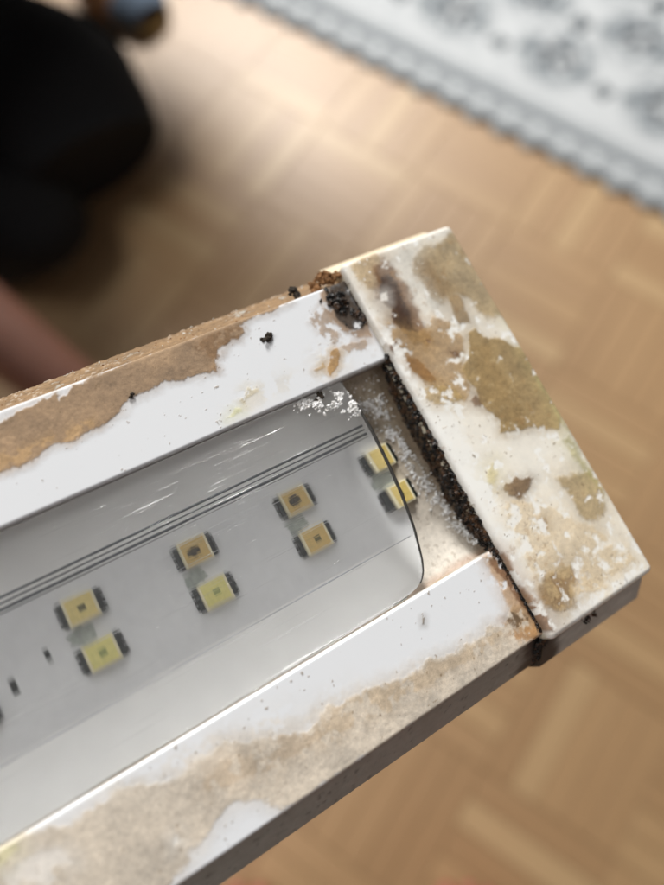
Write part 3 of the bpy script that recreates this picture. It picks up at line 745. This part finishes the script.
def end_cap():
    x0, x1, y0, y1, top = 15.25, 34.3, -27.5, 28.4, 1.25
    r = .8
    e = [r * (1 - math.cos(t)) for t in np.linspace(.25, math.pi / 2, 6)]
    xs = np.unique(np.concatenate([axis(x0, x1, .125), [x0 + v for v in e], [x1 - v for v in e]]))
    ys = np.unique(np.concatenate([axis(y0, y1, .125), [y0 + v for v in e], [y1 - v for v in e]]))
    X, Y = np.meshgrid(xs, ys)
    C, D, H = stain_field(X, Y, CAP_STAINS, base=(241, 240, 235), seed=8.0, flecks=.3)
    dx = np.minimum(X - x0, x1 - X); dy = np.minimum(Y - y0, y1 - Y)
    q = np.hypot(np.maximum(r - dx, 0), np.maximum(r - dy, 0))
    drop = r - np.sqrt(np.maximum(0, r * r - np.minimum(q, r) ** 2))
    Z = top - drop + H * np.clip(np.minimum(dx, dy) / .6, .15, 1) + (fbm(X * .12, Y * .12, 3) - .5) * .15
    # pull the rounded corner points in plan
    over = q > r
    ny, nx = X.shape
    Xp, Yp = X.copy(), Y.copy()
    k = np.where(over, r / np.maximum(q, 1e-6), 1)
    cxn = np.clip(X, x0 + r, x1 - r); cyn = np.clip(Y, y0 + r, y1 - r)
    Xp = cxn + (X - cxn) * k; Yp = cyn + (Y - cyn) * k
    V = np.stack([Xp, Yp, Z], -1).reshape(-1, 3); Cc = C.reshape(-1, 3); Dd = D.reshape(-1)
    idx = np.arange(nx * ny).reshape(ny, nx)
    F = np.stack([idx[:-1, :-1], idx[:-1, 1:], idx[1:, 1:], idx[1:, :-1]], -1).reshape(-1, 4).tolist()
    ring = list(idx[0]) + list(idx[1:, -1]) + list(idx[-1, -2::-1]) + list(idx[-2:0:-1, 0])
    prev = ring; base = V[ring].copy(); bc = Cc[ring].copy(); bd = Dd[ring].copy()
    cen = np.array([(x0 + x1) / 2, (y0 + y1) / 2, 0])
    for z, o_ in ((-.1, 0), (-.8, 0), (-1.6, .0), (-2.4, -.25)):
        b0 = len(V)
        p = base.copy(); p[:, 2] = z
        p[:, 0] += np.sign(p[:, 0] - cen[0]) * o_; p[:, 1] += np.sign(p[:, 1] - cen[1]) * o_
        V = np.concatenate([V, p])
        g = fbm(p[:, 0] * .5 + p[:, 1] * .4, np.full(len(p), z), 41, 4)[:, None]
        Cc = np.concatenate([Cc, bc * .35 + .65 * (lin((206, 196, 172)) * g + lin((176, 166, 130)) * (1 - g))]); Dd = np.concatenate([Dd, np.maximum(bd, .4)])
        cur = list(range(b0, b0 + len(ring)))
        F += [(prev[i], cur[i], cur[(i + 1) % len(ring)], prev[(i + 1) % len(ring)]) for i in range(len(ring))]
        prev = cur
    F.append(tuple(prev[::-1]))
    cap = mesh_obj('end_cap', V * MM, F, plastic, lamp, True, Cc, Dd)
    # wider skirt of the cap that slides over the housing
    xs = axis(15.75, 36.0, .3)
    prof = [(27.9 + 3.5 * t, -2.0 - 4.0 * t) for t in np.linspace(0, 1, 14)] + [(31.45, -8), (31.5, -12), (31.5, -17)]
    prof = prof + [(28.7, -18.6), (-28.7, -18.6)] + [(-a, b) for a, b in prof[::-1]]
    P = np.array(prof); n = len(P)
    V = []; 
    for x in xs:
        s = 1.0 - .035 * max(0, (x - 34.9) / 1.1) ** 2
        V.append(np.stack([np.full(n, x), P[:, 0] * s, -18.6 + (P[:, 1] + 18.6) * (1 - .08 * max(0, (x - 34.9) / 1.1) ** 2)], -1))
    V = np.concatenate(V); m_ = len(xs)
    idx = np.arange(n * m_).reshape(m_, n)
    F = np.stack([idx[:-1, :-1], idx[:-1, 1:], idx[1:, 1:], idx[1:, :-1]], -1).reshape(-1, 4).tolist()
    F.append(tuple(int(i) for i in idx[0])); F.append(tuple(int(i) for i in idx[-1][::-1]))
    F += [(int(idx[i, n - 1]), int(idx[i, 0]), int(idx[i + 1, 0]), int(idx[i + 1, n - 1])) for i in range(m_ - 1)]
    nzv = fbm(V[:, 0] * .4, V[:, 1] * .4 + V[:, 2] * .7, 17, 4)
    C = lin((200, 199, 191)) * (.75 + .5 * nzv)[:, None]
    up = (V[:, 1] > 0)[:, None]
    C = np.where(up, lin((222, 206, 176)) * (.8 + .4 * nzv)[:, None], C)
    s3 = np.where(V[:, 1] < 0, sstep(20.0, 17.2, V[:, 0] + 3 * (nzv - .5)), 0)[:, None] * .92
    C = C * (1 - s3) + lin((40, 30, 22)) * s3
    mesh_obj('skirt', V * MM, F, plastic, cap, True, C, .3 + .3 * nzv)
end_cap()

# ---- circuit board, reflector walls, end plate
board_m = plain('board_white', (230, 231, 232), .55, .04, 900, .05)
wall_m = plain('reflector_white', (250, 250, 248), .45, .025, 300, .0)
def box(name, x0, x1, y0, y1, z0, z1, mat, parent, bev=0.0):
    bm = bmesh.new(); bmesh.ops.create_cube(bm, size=1.0)
    for v in bm.verts:
        v.co = Vector(((x0 + x1) / 2 + v.co.x * (x1 - x0), (y0 + y1) / 2 + v.co.y * (y1 - y0), (z0 + z1) / 2 + v.co.z * (z1 - z0))) * MM
    if bev: bmesh.ops.bevel(bm, geom=bm.edges[:], offset=bev * MM, segments=2, affect='EDGES', profile=.7)
    return bm_obj(name, bm, mat, parent)
board = box('circuit_board', XL + 1, 15.5, -7.75, 6.9, -6.2, -5.0, board_m, lamp)

def reflector(name, ya, za, yb, zb, xend, label):
    """thin white sloping wall from the board up to the rail, its end rounded off"""
    V = []; F = []
    nrm = Vector((0, -(zb - za), (yb - ya))).normalized()
    if nrm.z < 0: nrm = -nrm
    k = 14
    for i in range(k + 1):
        t = i / k
        y, z = ya + (yb - ya) * t, za + (zb - za) * t
        z -= .5 * math.sin(math.pi * t)
        xe = xend(y)
        for off in (0, -.5):
            for x in (XL + 1, -100, -50, -20, 0, xe - .3, xe):
                dz = -.25 if x == xe else 0
                V.append((x * MM, (y + nrm.y * off) * MM, (z + nrm.z * off + dz) * MM))
    w = 7
    for i in range(k):
        for s in (0, 1):
            for j in range(w - 1):
                a = i * 2 * w + s * w + j; b_ = a + 2 * w
                f = (a, a + 1, b_ + 1, b_)
                F.append(f if s == 0 else f[::-1])
        a = i * 2 * w + w - 1; F.append((a, a + w, a + 3 * w, a + 2 * w))
    o = mesh_obj(name, V, F, wall_m, lamp, True); o['label'] = label
LENS_END = [(8.0, 14.05), (8.15, 10.5), (8.2, 6.3), (7.95, 1.6), (7.5, -3.0), (6.8, -7.2), (5.85, -10.8), (5.2, -12.3), (4.3, -13.3), (2.9, -13.95), (1.0, -14.15)]
_ly = np.array([p[1] for p in LENS_END][::-1]); _lx = np.array([p[0] for p in LENS_END][::-1])
lens_x = lambda y: float(np.interp(y, _ly, _lx))
reflector('reflector_wall', -7.75, -4.95, -14.5, -2.2, lambda y: lens_x(max(y, -14.1)) + 1.1, 'bright white lower reflector wall')
reflector('reflector_wall', 6.9, -4.95, 14.4, -2.2, lambda y: lens_x(min(y, 14.0)) + 1.1, 'shaded upper reflector wall')

def wall_z(y):
    t = np.clip(np.where(np.asarray(y) < 0, (-7.75 - np.asarray(y)) / 6.75, (np.asarray(y) - 6.9) / 7.5), 0, 1)
    return -4.95 + 2.75 * t - .5 * np.sin(np.pi * t)

def end_plate():
    ys = axis(-14.45, 14.3, .15); us = np.linspace(0, 1, 90)
    st = np.array([lens_x(max(-14.1, min(14.0, y))) + .7 for y in ys])
    X = st[:, None] + (15.6 - st[:, None]) * us[None, :]; Y = np.repeat(ys[:, None], len(us), 1)
    C = np.zeros(X.shape + (3,)); n1 = fbm(X * .35, Y * .35, 3, 5, .6); n2 = fbm(X * 1.6, Y * 1.6, 6, 4, .7)
    C[:] = lin((196, 184, 166))
    t = sstep(4, -12, Y)[..., None]
    C = C * (1 - t) + lin((206, 198, 186)) * t
    d = sstep(-2, 12, Y + 6 * (n1 - .5)) * .85
    C = C * (1 - d[..., None]) + lin((176, 163, 144)) * d[..., None]
    e = sstep(12.6, 15.2, X + 2.5 * (n1 - .5)) * .8
    C = C * (1 - e[..., None]) + lin((120, 102, 80)) * e[..., None]
    g = sstep(.58, .68, n2) * .35
    C = C * (1 - g[..., None]) + lin((112, 92, 66)) * g[..., None]
    b = sstep(-13.2, -14.3, Y + (n1 - .5)) * .4
    C = C * (1 - b[..., None]) + lin((150, 96, 58)) * b[..., None]
    Z = wall_z(Y) + .10 + (n2 - .5) * .06
    ny, nx = X.shape; idx = np.arange(nx * ny).reshape(ny, nx)
    F = np.stack([idx[:-1, :-1], idx[:-1, 1:], idx[1:, 1:], idx[1:, :-1]], -1).reshape(-1, 4).tolist()
    mesh_obj('end_plate', np.stack([X, Y, Z], -1).reshape(-1, 3) * MM, F, plastic, lamp, True, C.reshape(-1, 3), np.clip(.8 + d + e, 0, 1).ravel())
end_plate()

# ---- light chips
pack_m = plain('chip_package', (236, 227, 192), .45, .06, 3000)
term_m = plain('chip_terminal', (28, 33, 30), .4, .3, 2500, .2)
die_m = plain('chip_die', (104, 96, 54), .4, .2, 3000)
die2_m = plain('chip_die_green', (150, 156, 92), .4, .2, 3000)
def phosphor(name, c): return plain(name, c, .35, .10, 2500, .05)
ph = [phosphor('phosphor_lemon', (232, 212, 138)), phosphor('phosphor_green_yellow', (228, 219, 138)), phosphor('phosphor_amber', (214, 182, 112)), phosphor('phosphor_ochre', (218, 194, 116))]
burn_m = plain('scorch', (64, 52, 28), .7, .4, 4000, .4)
patch_m = plain('board_patch', (168, 174, 168), .6, .3, 1500)
def chip(x, y, kind, burnt):
    e = bpy.data.objects.new('chip', None); e.location = (x * MM, y * MM, -4.94 * MM)
    e.rotation_euler = (0, 0, random.uniform(-.035, .035)); link(e, lamp)
    def b(n, x0, x1, y0, y1, z0, z1, m, bev=.06): return box(n, x0, x1, y0, y1, z0, z1, m, e, bev)
    b('package', -1.8, 1.8, -1.55, 1.55, .05, 1.0, pack_m, .12)
    b('phosphor', -1.5, 1.5, -1.32, 1.32, .95, 1.06, ph[kind], .04)
    b('die', -.42 + .1, .42 + .1, -.36, .36, 1.0, 1.075, die_m if kind != 1 else die2_m, .02)
    for s in (-1, 1):
        b('terminal', min(s * 1.83, s * 2.4), max(s * 1.83, s * 2.4), -1.42, 1.42, .0, .55, term_m, .08)
        for q in (-.85, 0, .85):
            b('solder_tab', min(s * 2.35, s * 2.7), max(s * 2.35, s * 2.7), q - .28, q + .28, .0, .16, term_m, .05)
    if burnt:
        bm = bmesh.new(); bmesh.ops.create_icosphere(bm, subdivisions=2, radius=1.0)
        for v in bm.verts:
            k = .7 + .6 * random.random()
            v.co = Vector((v.co.x * .75 * k - .3, v.co.y * .6 * k + .05, v.co.z * .06 + 1.07)) * MM
        bm_obj('scorch_mark', bm, burn_m, e)
kinds = {0: (3, 3), 1: (2, 2), 2: (2, 1), 3: (0, 1), 4: (0, 1)}
n_pair = 0
x = 9.0
while x > XL + 8:
    ku, kl = kinds.get(n_pair, (random.randrange(4), random.randrange(4)))
    chip(x, 3.0, ku, n_pair in (1, 2)); chip(x, -2.45, kl, False)
    # grey-green patch between the two chips
    V = []; n_ = 18
    for i in range(n_):
        a = 2 * math.pi * i / n_; k = .75 + .5 * random.random()
        V.append(((x - 1.2 + 1.5 * k * math.cos(a)) * MM, (.25 + 1.1 * k * math.sin(a)) * MM, -4.93 * MM))
    mesh_obj('board_patch', V, [tuple(range(n_))], patch_m, board)
    for (dx, dy, w, h) in ((-5.1, .1, .55, 1.2), (-9.3, -1.2, .7, 1.6)):
        if n_pair == 3 or n_pair > 4 or n_pair == 0 and False:
            box('printed_mark', x + dx - w / 2, x + dx + w / 2, dy - h / 2 + 0.0, dy + h / 2, -5.0, -4.955, term_m, board)
    x -= 13.1 if n_pair == 0 else 14.0; n_pair += 1

# ---- clear cover with fine lengthwise ribs
def cover_mat():
    m = bpy.data.materials.new('clear_ribbed_plastic'); m.use_nodes = True
    nt = m.node_tree; nt.nodes.clear()
    out = N(nt, 'ShaderNodeOutputMaterial')
    tc = N(nt, 'ShaderNodeTexCoord')
    mp = N(nt, 'ShaderNodeMapping'); mp.inputs['Scale'].default_value = (12, 2600, 900)
    nt.links.new(tc.outputs['Object'], mp.inputs['Vector'])
    nz = N(nt, 'ShaderNodeTexNoise', Scale=1.0, Detail=3.0, Roughness=.6); nt.links.new(mp.outputs[0], nz.inputs['Vector'])
    mp2 = N(nt, 'ShaderNodeMapping'); mp2.inputs['Scale'].default_value = (70, 5200, 900)
    nt.links.new(tc.outputs['Object'], mp2.inputs['Vector'])
    nz2 = N(nt, 'ShaderNodeTexNoise', Scale=1.0, Detail=2.0); nt.links.new(mp2.outputs[0], nz2.inputs['Vector'])
    ad = N(nt, 'ShaderNodeMath', operation='ADD'); nt.links.new(nz.outputs['Fac'], ad.inputs[0]); nt.links.new(nz2.outputs['Fac'], ad.inputs[1])
    bm_ = N(nt, 'ShaderNodeBump', Strength=.60, Distance=.00008); nt.links.new(ad.outputs[0], bm_.inputs['Height'])
    gl = N(nt, 'ShaderNodeBsdfGlass', IOR=1.46, Roughness=.0); nt.links.new(bm_.outputs[0], gl.inputs['Normal'])
    df = N(nt, 'ShaderNodeBsdfDiffuse'); df.inputs['Color'].default_value = lin4((236, 236, 236))
    # thin lengthwise scratches and a milky white film
    mp3 = N(nt, 'ShaderNodeMapping'); mp3.inputs['Scale'].default_value = (60, 3800, 500)
    nt.links.new(tc.outputs['Object'], mp3.inputs['Vector'])
    nz3 = N(nt, 'ShaderNodeTexNoise', Scale=1.0, Detail=1.0); nt.links.new(mp3.outputs[0], nz3.inputs['Vector'])
    sr = N(nt, 'ShaderNodeMapRange'); sr.inputs['From Min'].default_value = .70; sr.inputs['From Max'].default_value = .74
    sr.inputs['To Min'].default_value = .03; sr.inputs['To Max'].default_value = .09
    nt.links.new(nz3.outputs['Fac'], sr.inputs['Value'])
    m2 = N(nt, 'ShaderNodeMixShader'); nt.links.new(sr.outputs[0], m2.inputs[0])
    nt.links.new(gl.outputs[0], m2.inputs[1]); nt.links.new(df.outputs[0], m2.inputs[2])
    nt.links.new(m2.outputs[0], out.inputs['Surface'])
    return m
def cover():
    ys = np.linspace(-14.12, 14.05, 61)
    xo = lambda xe: [XL + 1, XL + 1.3, -180, -120, -60, -20, xe - 2.5, xe - .12, xe]
    def zt(y): return -.55 - .40 * (abs(y) / 14.1) ** 2.6
    V = []; F = []
    for side in (0, 1):
        for y in ys:
            xe = lens_x(y)
            for t, x_ in enumerate(xo(xe)):
                V.append((x_ * MM, y * MM, (zt(y) - (.5 if side else 0) - (.06 if t in (0, 8) else 0) * (1 - 2 * side)) * MM))
    w = 9; n = len(ys); S = n * w
    for i in range(n - 1):
        for j in range(w - 1):
            a = i * w + j
            F.append((a, a + 1, a + w + 1, a + w)); F.append((S + a, S + a + w, S + a + w + 1, S + a + 1))
        F.append((i * w + w - 1, S + i * w + w - 1, S + (i + 1) * w + w - 1, (i + 1) * w + w - 1))
        F.append((i * w, (i + 1) * w, S + (i + 1) * w, S + i * w))
    for j in range(w - 1):
        F.append((j, S + j, S + j + 1, j + 1)); a = (n - 1) * w + j; F.append((a, a + 1, S + a + 1, S + a))
    cv = mesh_obj('clear_cover', V, F, cover_mat(), lamp, True)
    for p_ in cv.data.polygons:
        if abs(p_.normal.z) < .8: p_.use_smooth = False
    # moulded ridges on the cover's upper side and a rim of dirt round its end
    rm = plain('ridge_grey', (112, 114, 120), .3, .15, 800)
    return cv, zt
cover_o, cover_z = cover()

def tube(name, pts, rad, mat, parent, seg=8, jitter=0.0):
    V = []; F = []
    for i, p in enumerate(pts):
        a = Vector(pts[max(0, i - 1)]); b_ = Vector(pts[min(len(pts) - 1, i + 1)])
        d = (b_ - a).normalized(); u = d.cross(Vector((0, 0, 1)))
        u = u.normalized() if u.length > 1e-6 else Vector((1, 0, 0)); v = u.cross(d)
        r = (rad(i / (len(pts) - 1)) if callable(rad) else rad) * (1 + random.uniform(-jitter, jitter))
        for k in range(seg):
            t = 2 * math.pi * k / seg
            V.append((Vector(p) + (u * math.cos(t) + v * math.sin(t)) * r) * MM)
    for i in range(len(pts) - 1):
        for k in range(seg):
            F.append((i * seg + k, i * seg + (k + 1) % seg, (i + 1) * seg + (k + 1) % seg, (i + 1) * seg + k))
    F.append(tuple(range(seg))[::-1]); F.append(tuple(range(len(V) - seg, len(V))))
    return mesh_obj(name, V, F, mat, parent, True)
rim_m = plain('rim_dirt', (46, 42, 38), .6, .4, 3000, .3)
rim_pts = []
for t in np.linspace(0, 1, 60):
    y = 10.2 - 23.6 * t
    rim_pts.append((lens_x(y) + .10, y, cover_z(y) - .05))
tube('cover_rim', rim_pts, lambda t: .25 * (1 - .65 * max(0, (t - .55) / .45)) * (.5 + .5 * min(1, t / .1)), rim_m, cover_o, 8, .08)
ridge_m = plain('ridge_shadow', (88, 90, 95), .35, .2, 600)  # clear ridges coloured dark above and pale below, shade put into colour
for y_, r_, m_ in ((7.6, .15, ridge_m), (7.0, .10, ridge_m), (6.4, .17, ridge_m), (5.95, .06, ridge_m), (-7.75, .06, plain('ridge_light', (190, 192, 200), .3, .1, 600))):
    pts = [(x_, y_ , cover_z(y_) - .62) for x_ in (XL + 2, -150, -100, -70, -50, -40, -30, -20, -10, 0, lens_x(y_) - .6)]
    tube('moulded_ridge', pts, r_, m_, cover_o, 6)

# ---- grime, salt and crumbs
grime_m, nt, b = new_mat('black_grime')
_tc = N(nt, 'ShaderNodeTexCoord'); _nz = N(nt, 'ShaderNodeTexNoise', Scale=900.0, Detail=5.0, Roughness=.7); nt.links.new(_tc.outputs['Object'], _nz.inputs['Vector'])
_cr = N(nt, 'ShaderNodeValToRGB'); _cr.color_ramp.elements[0].color = lin4((12, 10, 8)); _cr.color_ramp.elements[0].position = .48
_cr.color_ramp.elements[1].color = lin4((112, 76, 44)); _cr.color_ramp.elements[1].position = .74
nt.links.new(_nz.outputs['Fac'], _cr.inputs['Fac']); nt.links.new(_cr.outputs['Color'], b.inputs['Base Color'])
b.inputs['Roughness'].default_value = .5
def lumps(name, spots, mat, parent, sub=2, rough=.35):
    """many small irregular lumps joined into one mass: (x, y, z, r, squash)"""
    bm0 = bmesh.new(); bmesh.ops.create_icosphere(bm0, subdivisions=sub, radius=1.0)
    bv = np.array([v.co[:] for v in bm0.verts]); bf = [[v.index for v in f.verts] for f in bm0.faces]; bm0.free()
    VV = []; FF = []
    for i, (x_, y_, z_, r_, q_) in enumerate(spots):
        k = 1 + rough * (2 * rng.random(len(bv)) - 1)
        a = rng.random() * 6.28; ca, sa = math.cos(a), math.sin(a)
        p = bv * k[:, None] * r_ * rng.uniform(.55, 1.35, 3)[None, :]; p = np.stack([p[:, 0] * ca - p[:, 1] * sa, p[:, 0] * sa + p[:, 1] * ca, p[:, 2] * q_], -1)
        FF += [[j + i * len(bv) for j in f] for f in bf]
        VV.append(p + np.array([x_, y_, z_]))
    return mesh_obj(name, np.concatenate(VV) * MM, FF, mat, parent)
sp = []
for i in range(1500):
    y = random.uniform(-15.0, 14.4)
    t = (14.4 - y) / 29.4
    wdt = .15 + .55 * t + .5 * math.sin(y * 1.3) * .4 + (.5 if -12 < y < -3 else 0)
    x_ = 15.3 - abs(random.gauss(0, .5)) * wdt
    z_ = -1.4 + 1.7 * (1 - min(1, (15.3 - x_) / 1.6)) + random.uniform(-.6, .1)
    sp.append((x_, y, z_, random.uniform(.05, .14) * (3.4 if random.random() < .12 else 1), random.uniform(.4, .9)))
for i in range(800):
    y = random.uniform(-14.6, 14.3); t = (14.4 - y) / 29.4
    x_ = 15.3 - abs(random.gauss(0, .03 + .22 * t)); z_ = random.uniform(float(wall_z(y)) - .1, -.8)
    sp.append((x_, y, z_, random.uniform(.06, .22) * (1.8 if random.random() < .15 else 1), random.uniform(.5, 1.0)))
for i in range(260):
    y = random.uniform(-26.2, -14.5); x_ = 15.25 - abs(random.gauss(0, .16)) * (1.6 if y > -19 else .8)
    sp.append((x_, y, .05 + random.uniform(-.1, .12), random.uniform(.08, .2), .8))
g1 = lumps('black_grime', sp, grime_m, lamp, 2, .5); g1['kind'] = 'stuff'; g1['label'] = 'crumbly black grime packed along the joint with the end cap'
sp = []
for i in range(640):
    t = random.random()
    cx_ = 12.2 + 2.4 * t; cy_ = 24.8 - 4.2 * t + random.gauss(0, .9) * (.5 + .7 * math.sin(t * 3.1))
    x_ = cx_ + random.gauss(0, .55)
    if x_ > 15.2 or cy_ > 26.4: continue
    
    if float(fbm(np.array([x_ * .7]), np.array([cy_ * .7]), 91, 3)[0]) < .44: continue
    sp.append((x_, cy_, random.uniform(.0, .25), random.uniform(.05, .16) * (3 if random.random() < .15 else 1), random.uniform(.4, .8)))
g2 = lumps('black_grime', sp, grime_m, lamp, 2, .5); g2['kind'] = 'stuff'; g2['label'] = 'black clump of grime on the upper rail beside the cap'
sp = [(random.gauss(15.7, .5), -27.3 - (w_ := min(3.4, abs(random.gauss(0, 1.3)))) * .85, -1.3 - w_ * 1.15, random.uniform(.10, .30), .8) for i in range(260)]
sp += [(random.gauss(24.4, .7), -28.4 - abs(random.gauss(0, .5)), -2.6 - random.random() * .6, random.uniform(.10, .24), .8) for i in range(40)]
g3 = lumps('black_grime', sp, grime_m, lamp, 1); g3['kind'] = 'stuff'; g3['label'] = 'black grime smeared under the lower corner of the joint'

salt_m, nt, b = new_mat('salt_crystal')
_tc = N(nt, 'ShaderNodeTexCoord'); _nz = N(nt, 'ShaderNodeTexNoise', Scale=1800.0, Detail=3.0); nt.links.new(_tc.outputs['Object'], _nz.inputs['Vector'])
_cr = N(nt, 'ShaderNodeValToRGB'); _cr.color_ramp.elements[0].color = lin4((206, 203, 198)); _cr.color_ramp.elements[0].position = .3
_cr.color_ramp.elements[1].color = lin4((250, 250, 250)); _cr.color_ramp.elements[1].position = .6
nt.links.new(_nz.outputs['Fac'], _cr.inputs['Fac']); nt.links.new(_cr.outputs['Color'], b.inputs['Base Color'])
b.inputs['Roughness'].default_value = .3; b.inputs['Transmission Weight'].default_value = .0
PATH = [(2.0, 13.1), (4.6, 12.4), (7.4, 11.8), (7.3, 9.8), (12.2, 10.4), (13.2, 8.4), (11.4, 6.7), (13.2, 4.0), (13.1, 0.6), (13.4, -3.5), (14.0, -6.4), (14.6, -9.8), (15.2, -13.2)]
sp = []
def zsurf(x_, y_):
    return (cover_z(y_) if x_ < lens_x(y_) else float(wall_z(y_)) + .1)
for i in range(2900):
    t = random.random() ** 1.35 * (len(PATH) - 1.001)
    k = int(t); f_ = t - k
    x_ = PATH[k][0] * (1 - f_) + PATH[k + 1][0] * f_ + random.gauss(0, .55 if k > 4 else .8)
    y_ = PATH[k][1] * (1 - f_) + PATH[k + 1][1] * f_ + random.gauss(0, .5)
    if y_ > 13.9: continue
    if float(fbm(np.array([x_ * .9]), np.array([y_ * .9]), 61, 3)[0]) < .44: continue
    sp.append((x_, y_, zsurf(x_, y_) + random.uniform(.02, .2), random.uniform(.05, .19), random.uniform(.6, 1.2)))
for i in range(90):
    x_ = random.uniform(9, 14.4); y_ = random.uniform(5, 13.5)
    sp.append((x_, y_, zsurf(x_, y_) + .03, random.uniform(.06, .18), .7))
s1 = lumps('salt_crust', sp, salt_m, lamp, 1, .55); s1['kind'] = 'stuff'; s1['label'] = 'glittering white salt crystals crusted round the end of the cover'

crumb_dark = plain('dark_crumb', (52, 42, 30), .85, .4, 2500, .8)
crumb_brown = plain('brown_crumb', (140, 100, 62), .9, .3, 2500, .8)
crumb_white = plain('white_grain', (228, 224, 214), .7, .1, 2500, .3)
def crumb(x_, y_, z_, r_, m_, n=7, q=.8):
    s = [(x_ + random.gauss(0, r_ * .45), y_ + random.gauss(0, r_ * .4), z_ + random.uniform(-.1, .5) * r_, r_ * random.uniform(.25, .6), q) for _ in range(n)]
    return lumps('dirt_crumb', s, m_, lamp, 2, .3)
crumb(1.45, 22.9, .1, .75, crumb_dark, 9, .5)
crumb(-17.4, 22.3, .2, .42, crumb_dark, 4, .8)
crumb(8.2, 27.6, -.6, .75, crumb_dark, 8, .9)
crumb(13.3, 28.0, -1.2, 1.1, crumb_brown, 26, .8)
crumb(11.4, 27.6, -1.5, .8, crumb_brown, 18, .7)
crumb(14.2, 27.6, -.3, .8, crumb_brown, 10, .8)
crumb(10.6, 24.9, .1, .25, crumb_dark, 4, .7)
crumb(4.2, 13.6, -.9, .55, crumb_dark, 8, .6)
sp = []
for i in range(60):
    x_ = random.uniform(-50, 12)
    if float(fbm(np.array([x_ * .22]), np.array([3.0]), 71, 3)[0]) < .47: continue
    t = min(1, max(.05, random.gauss(.75, .3)))
    sp.append((x_, 26.3 + 3.7 * t + .1, -.75 - 5.2 * t + .1, random.uniform(.05, .15), .9))
s2 = lumps('white_grains', sp, crumb_white, lamp, 1, .4); s2['kind'] = 'stuff'
sp = [(random.uniform(-50, 12), 0, 0, random.uniform(.06, .14), .8) for i in range(120)]
sp = [(a, 26.3 + 3.7 * (t := random.random()), -.75 - 5.2 * t + .05, r_, q_) for a, _, _, r_, q_ in sp]
s3 = lumps('brown_grains', sp, crumb_brown, lamp, 1, .4); s3['kind'] = 'stuff'
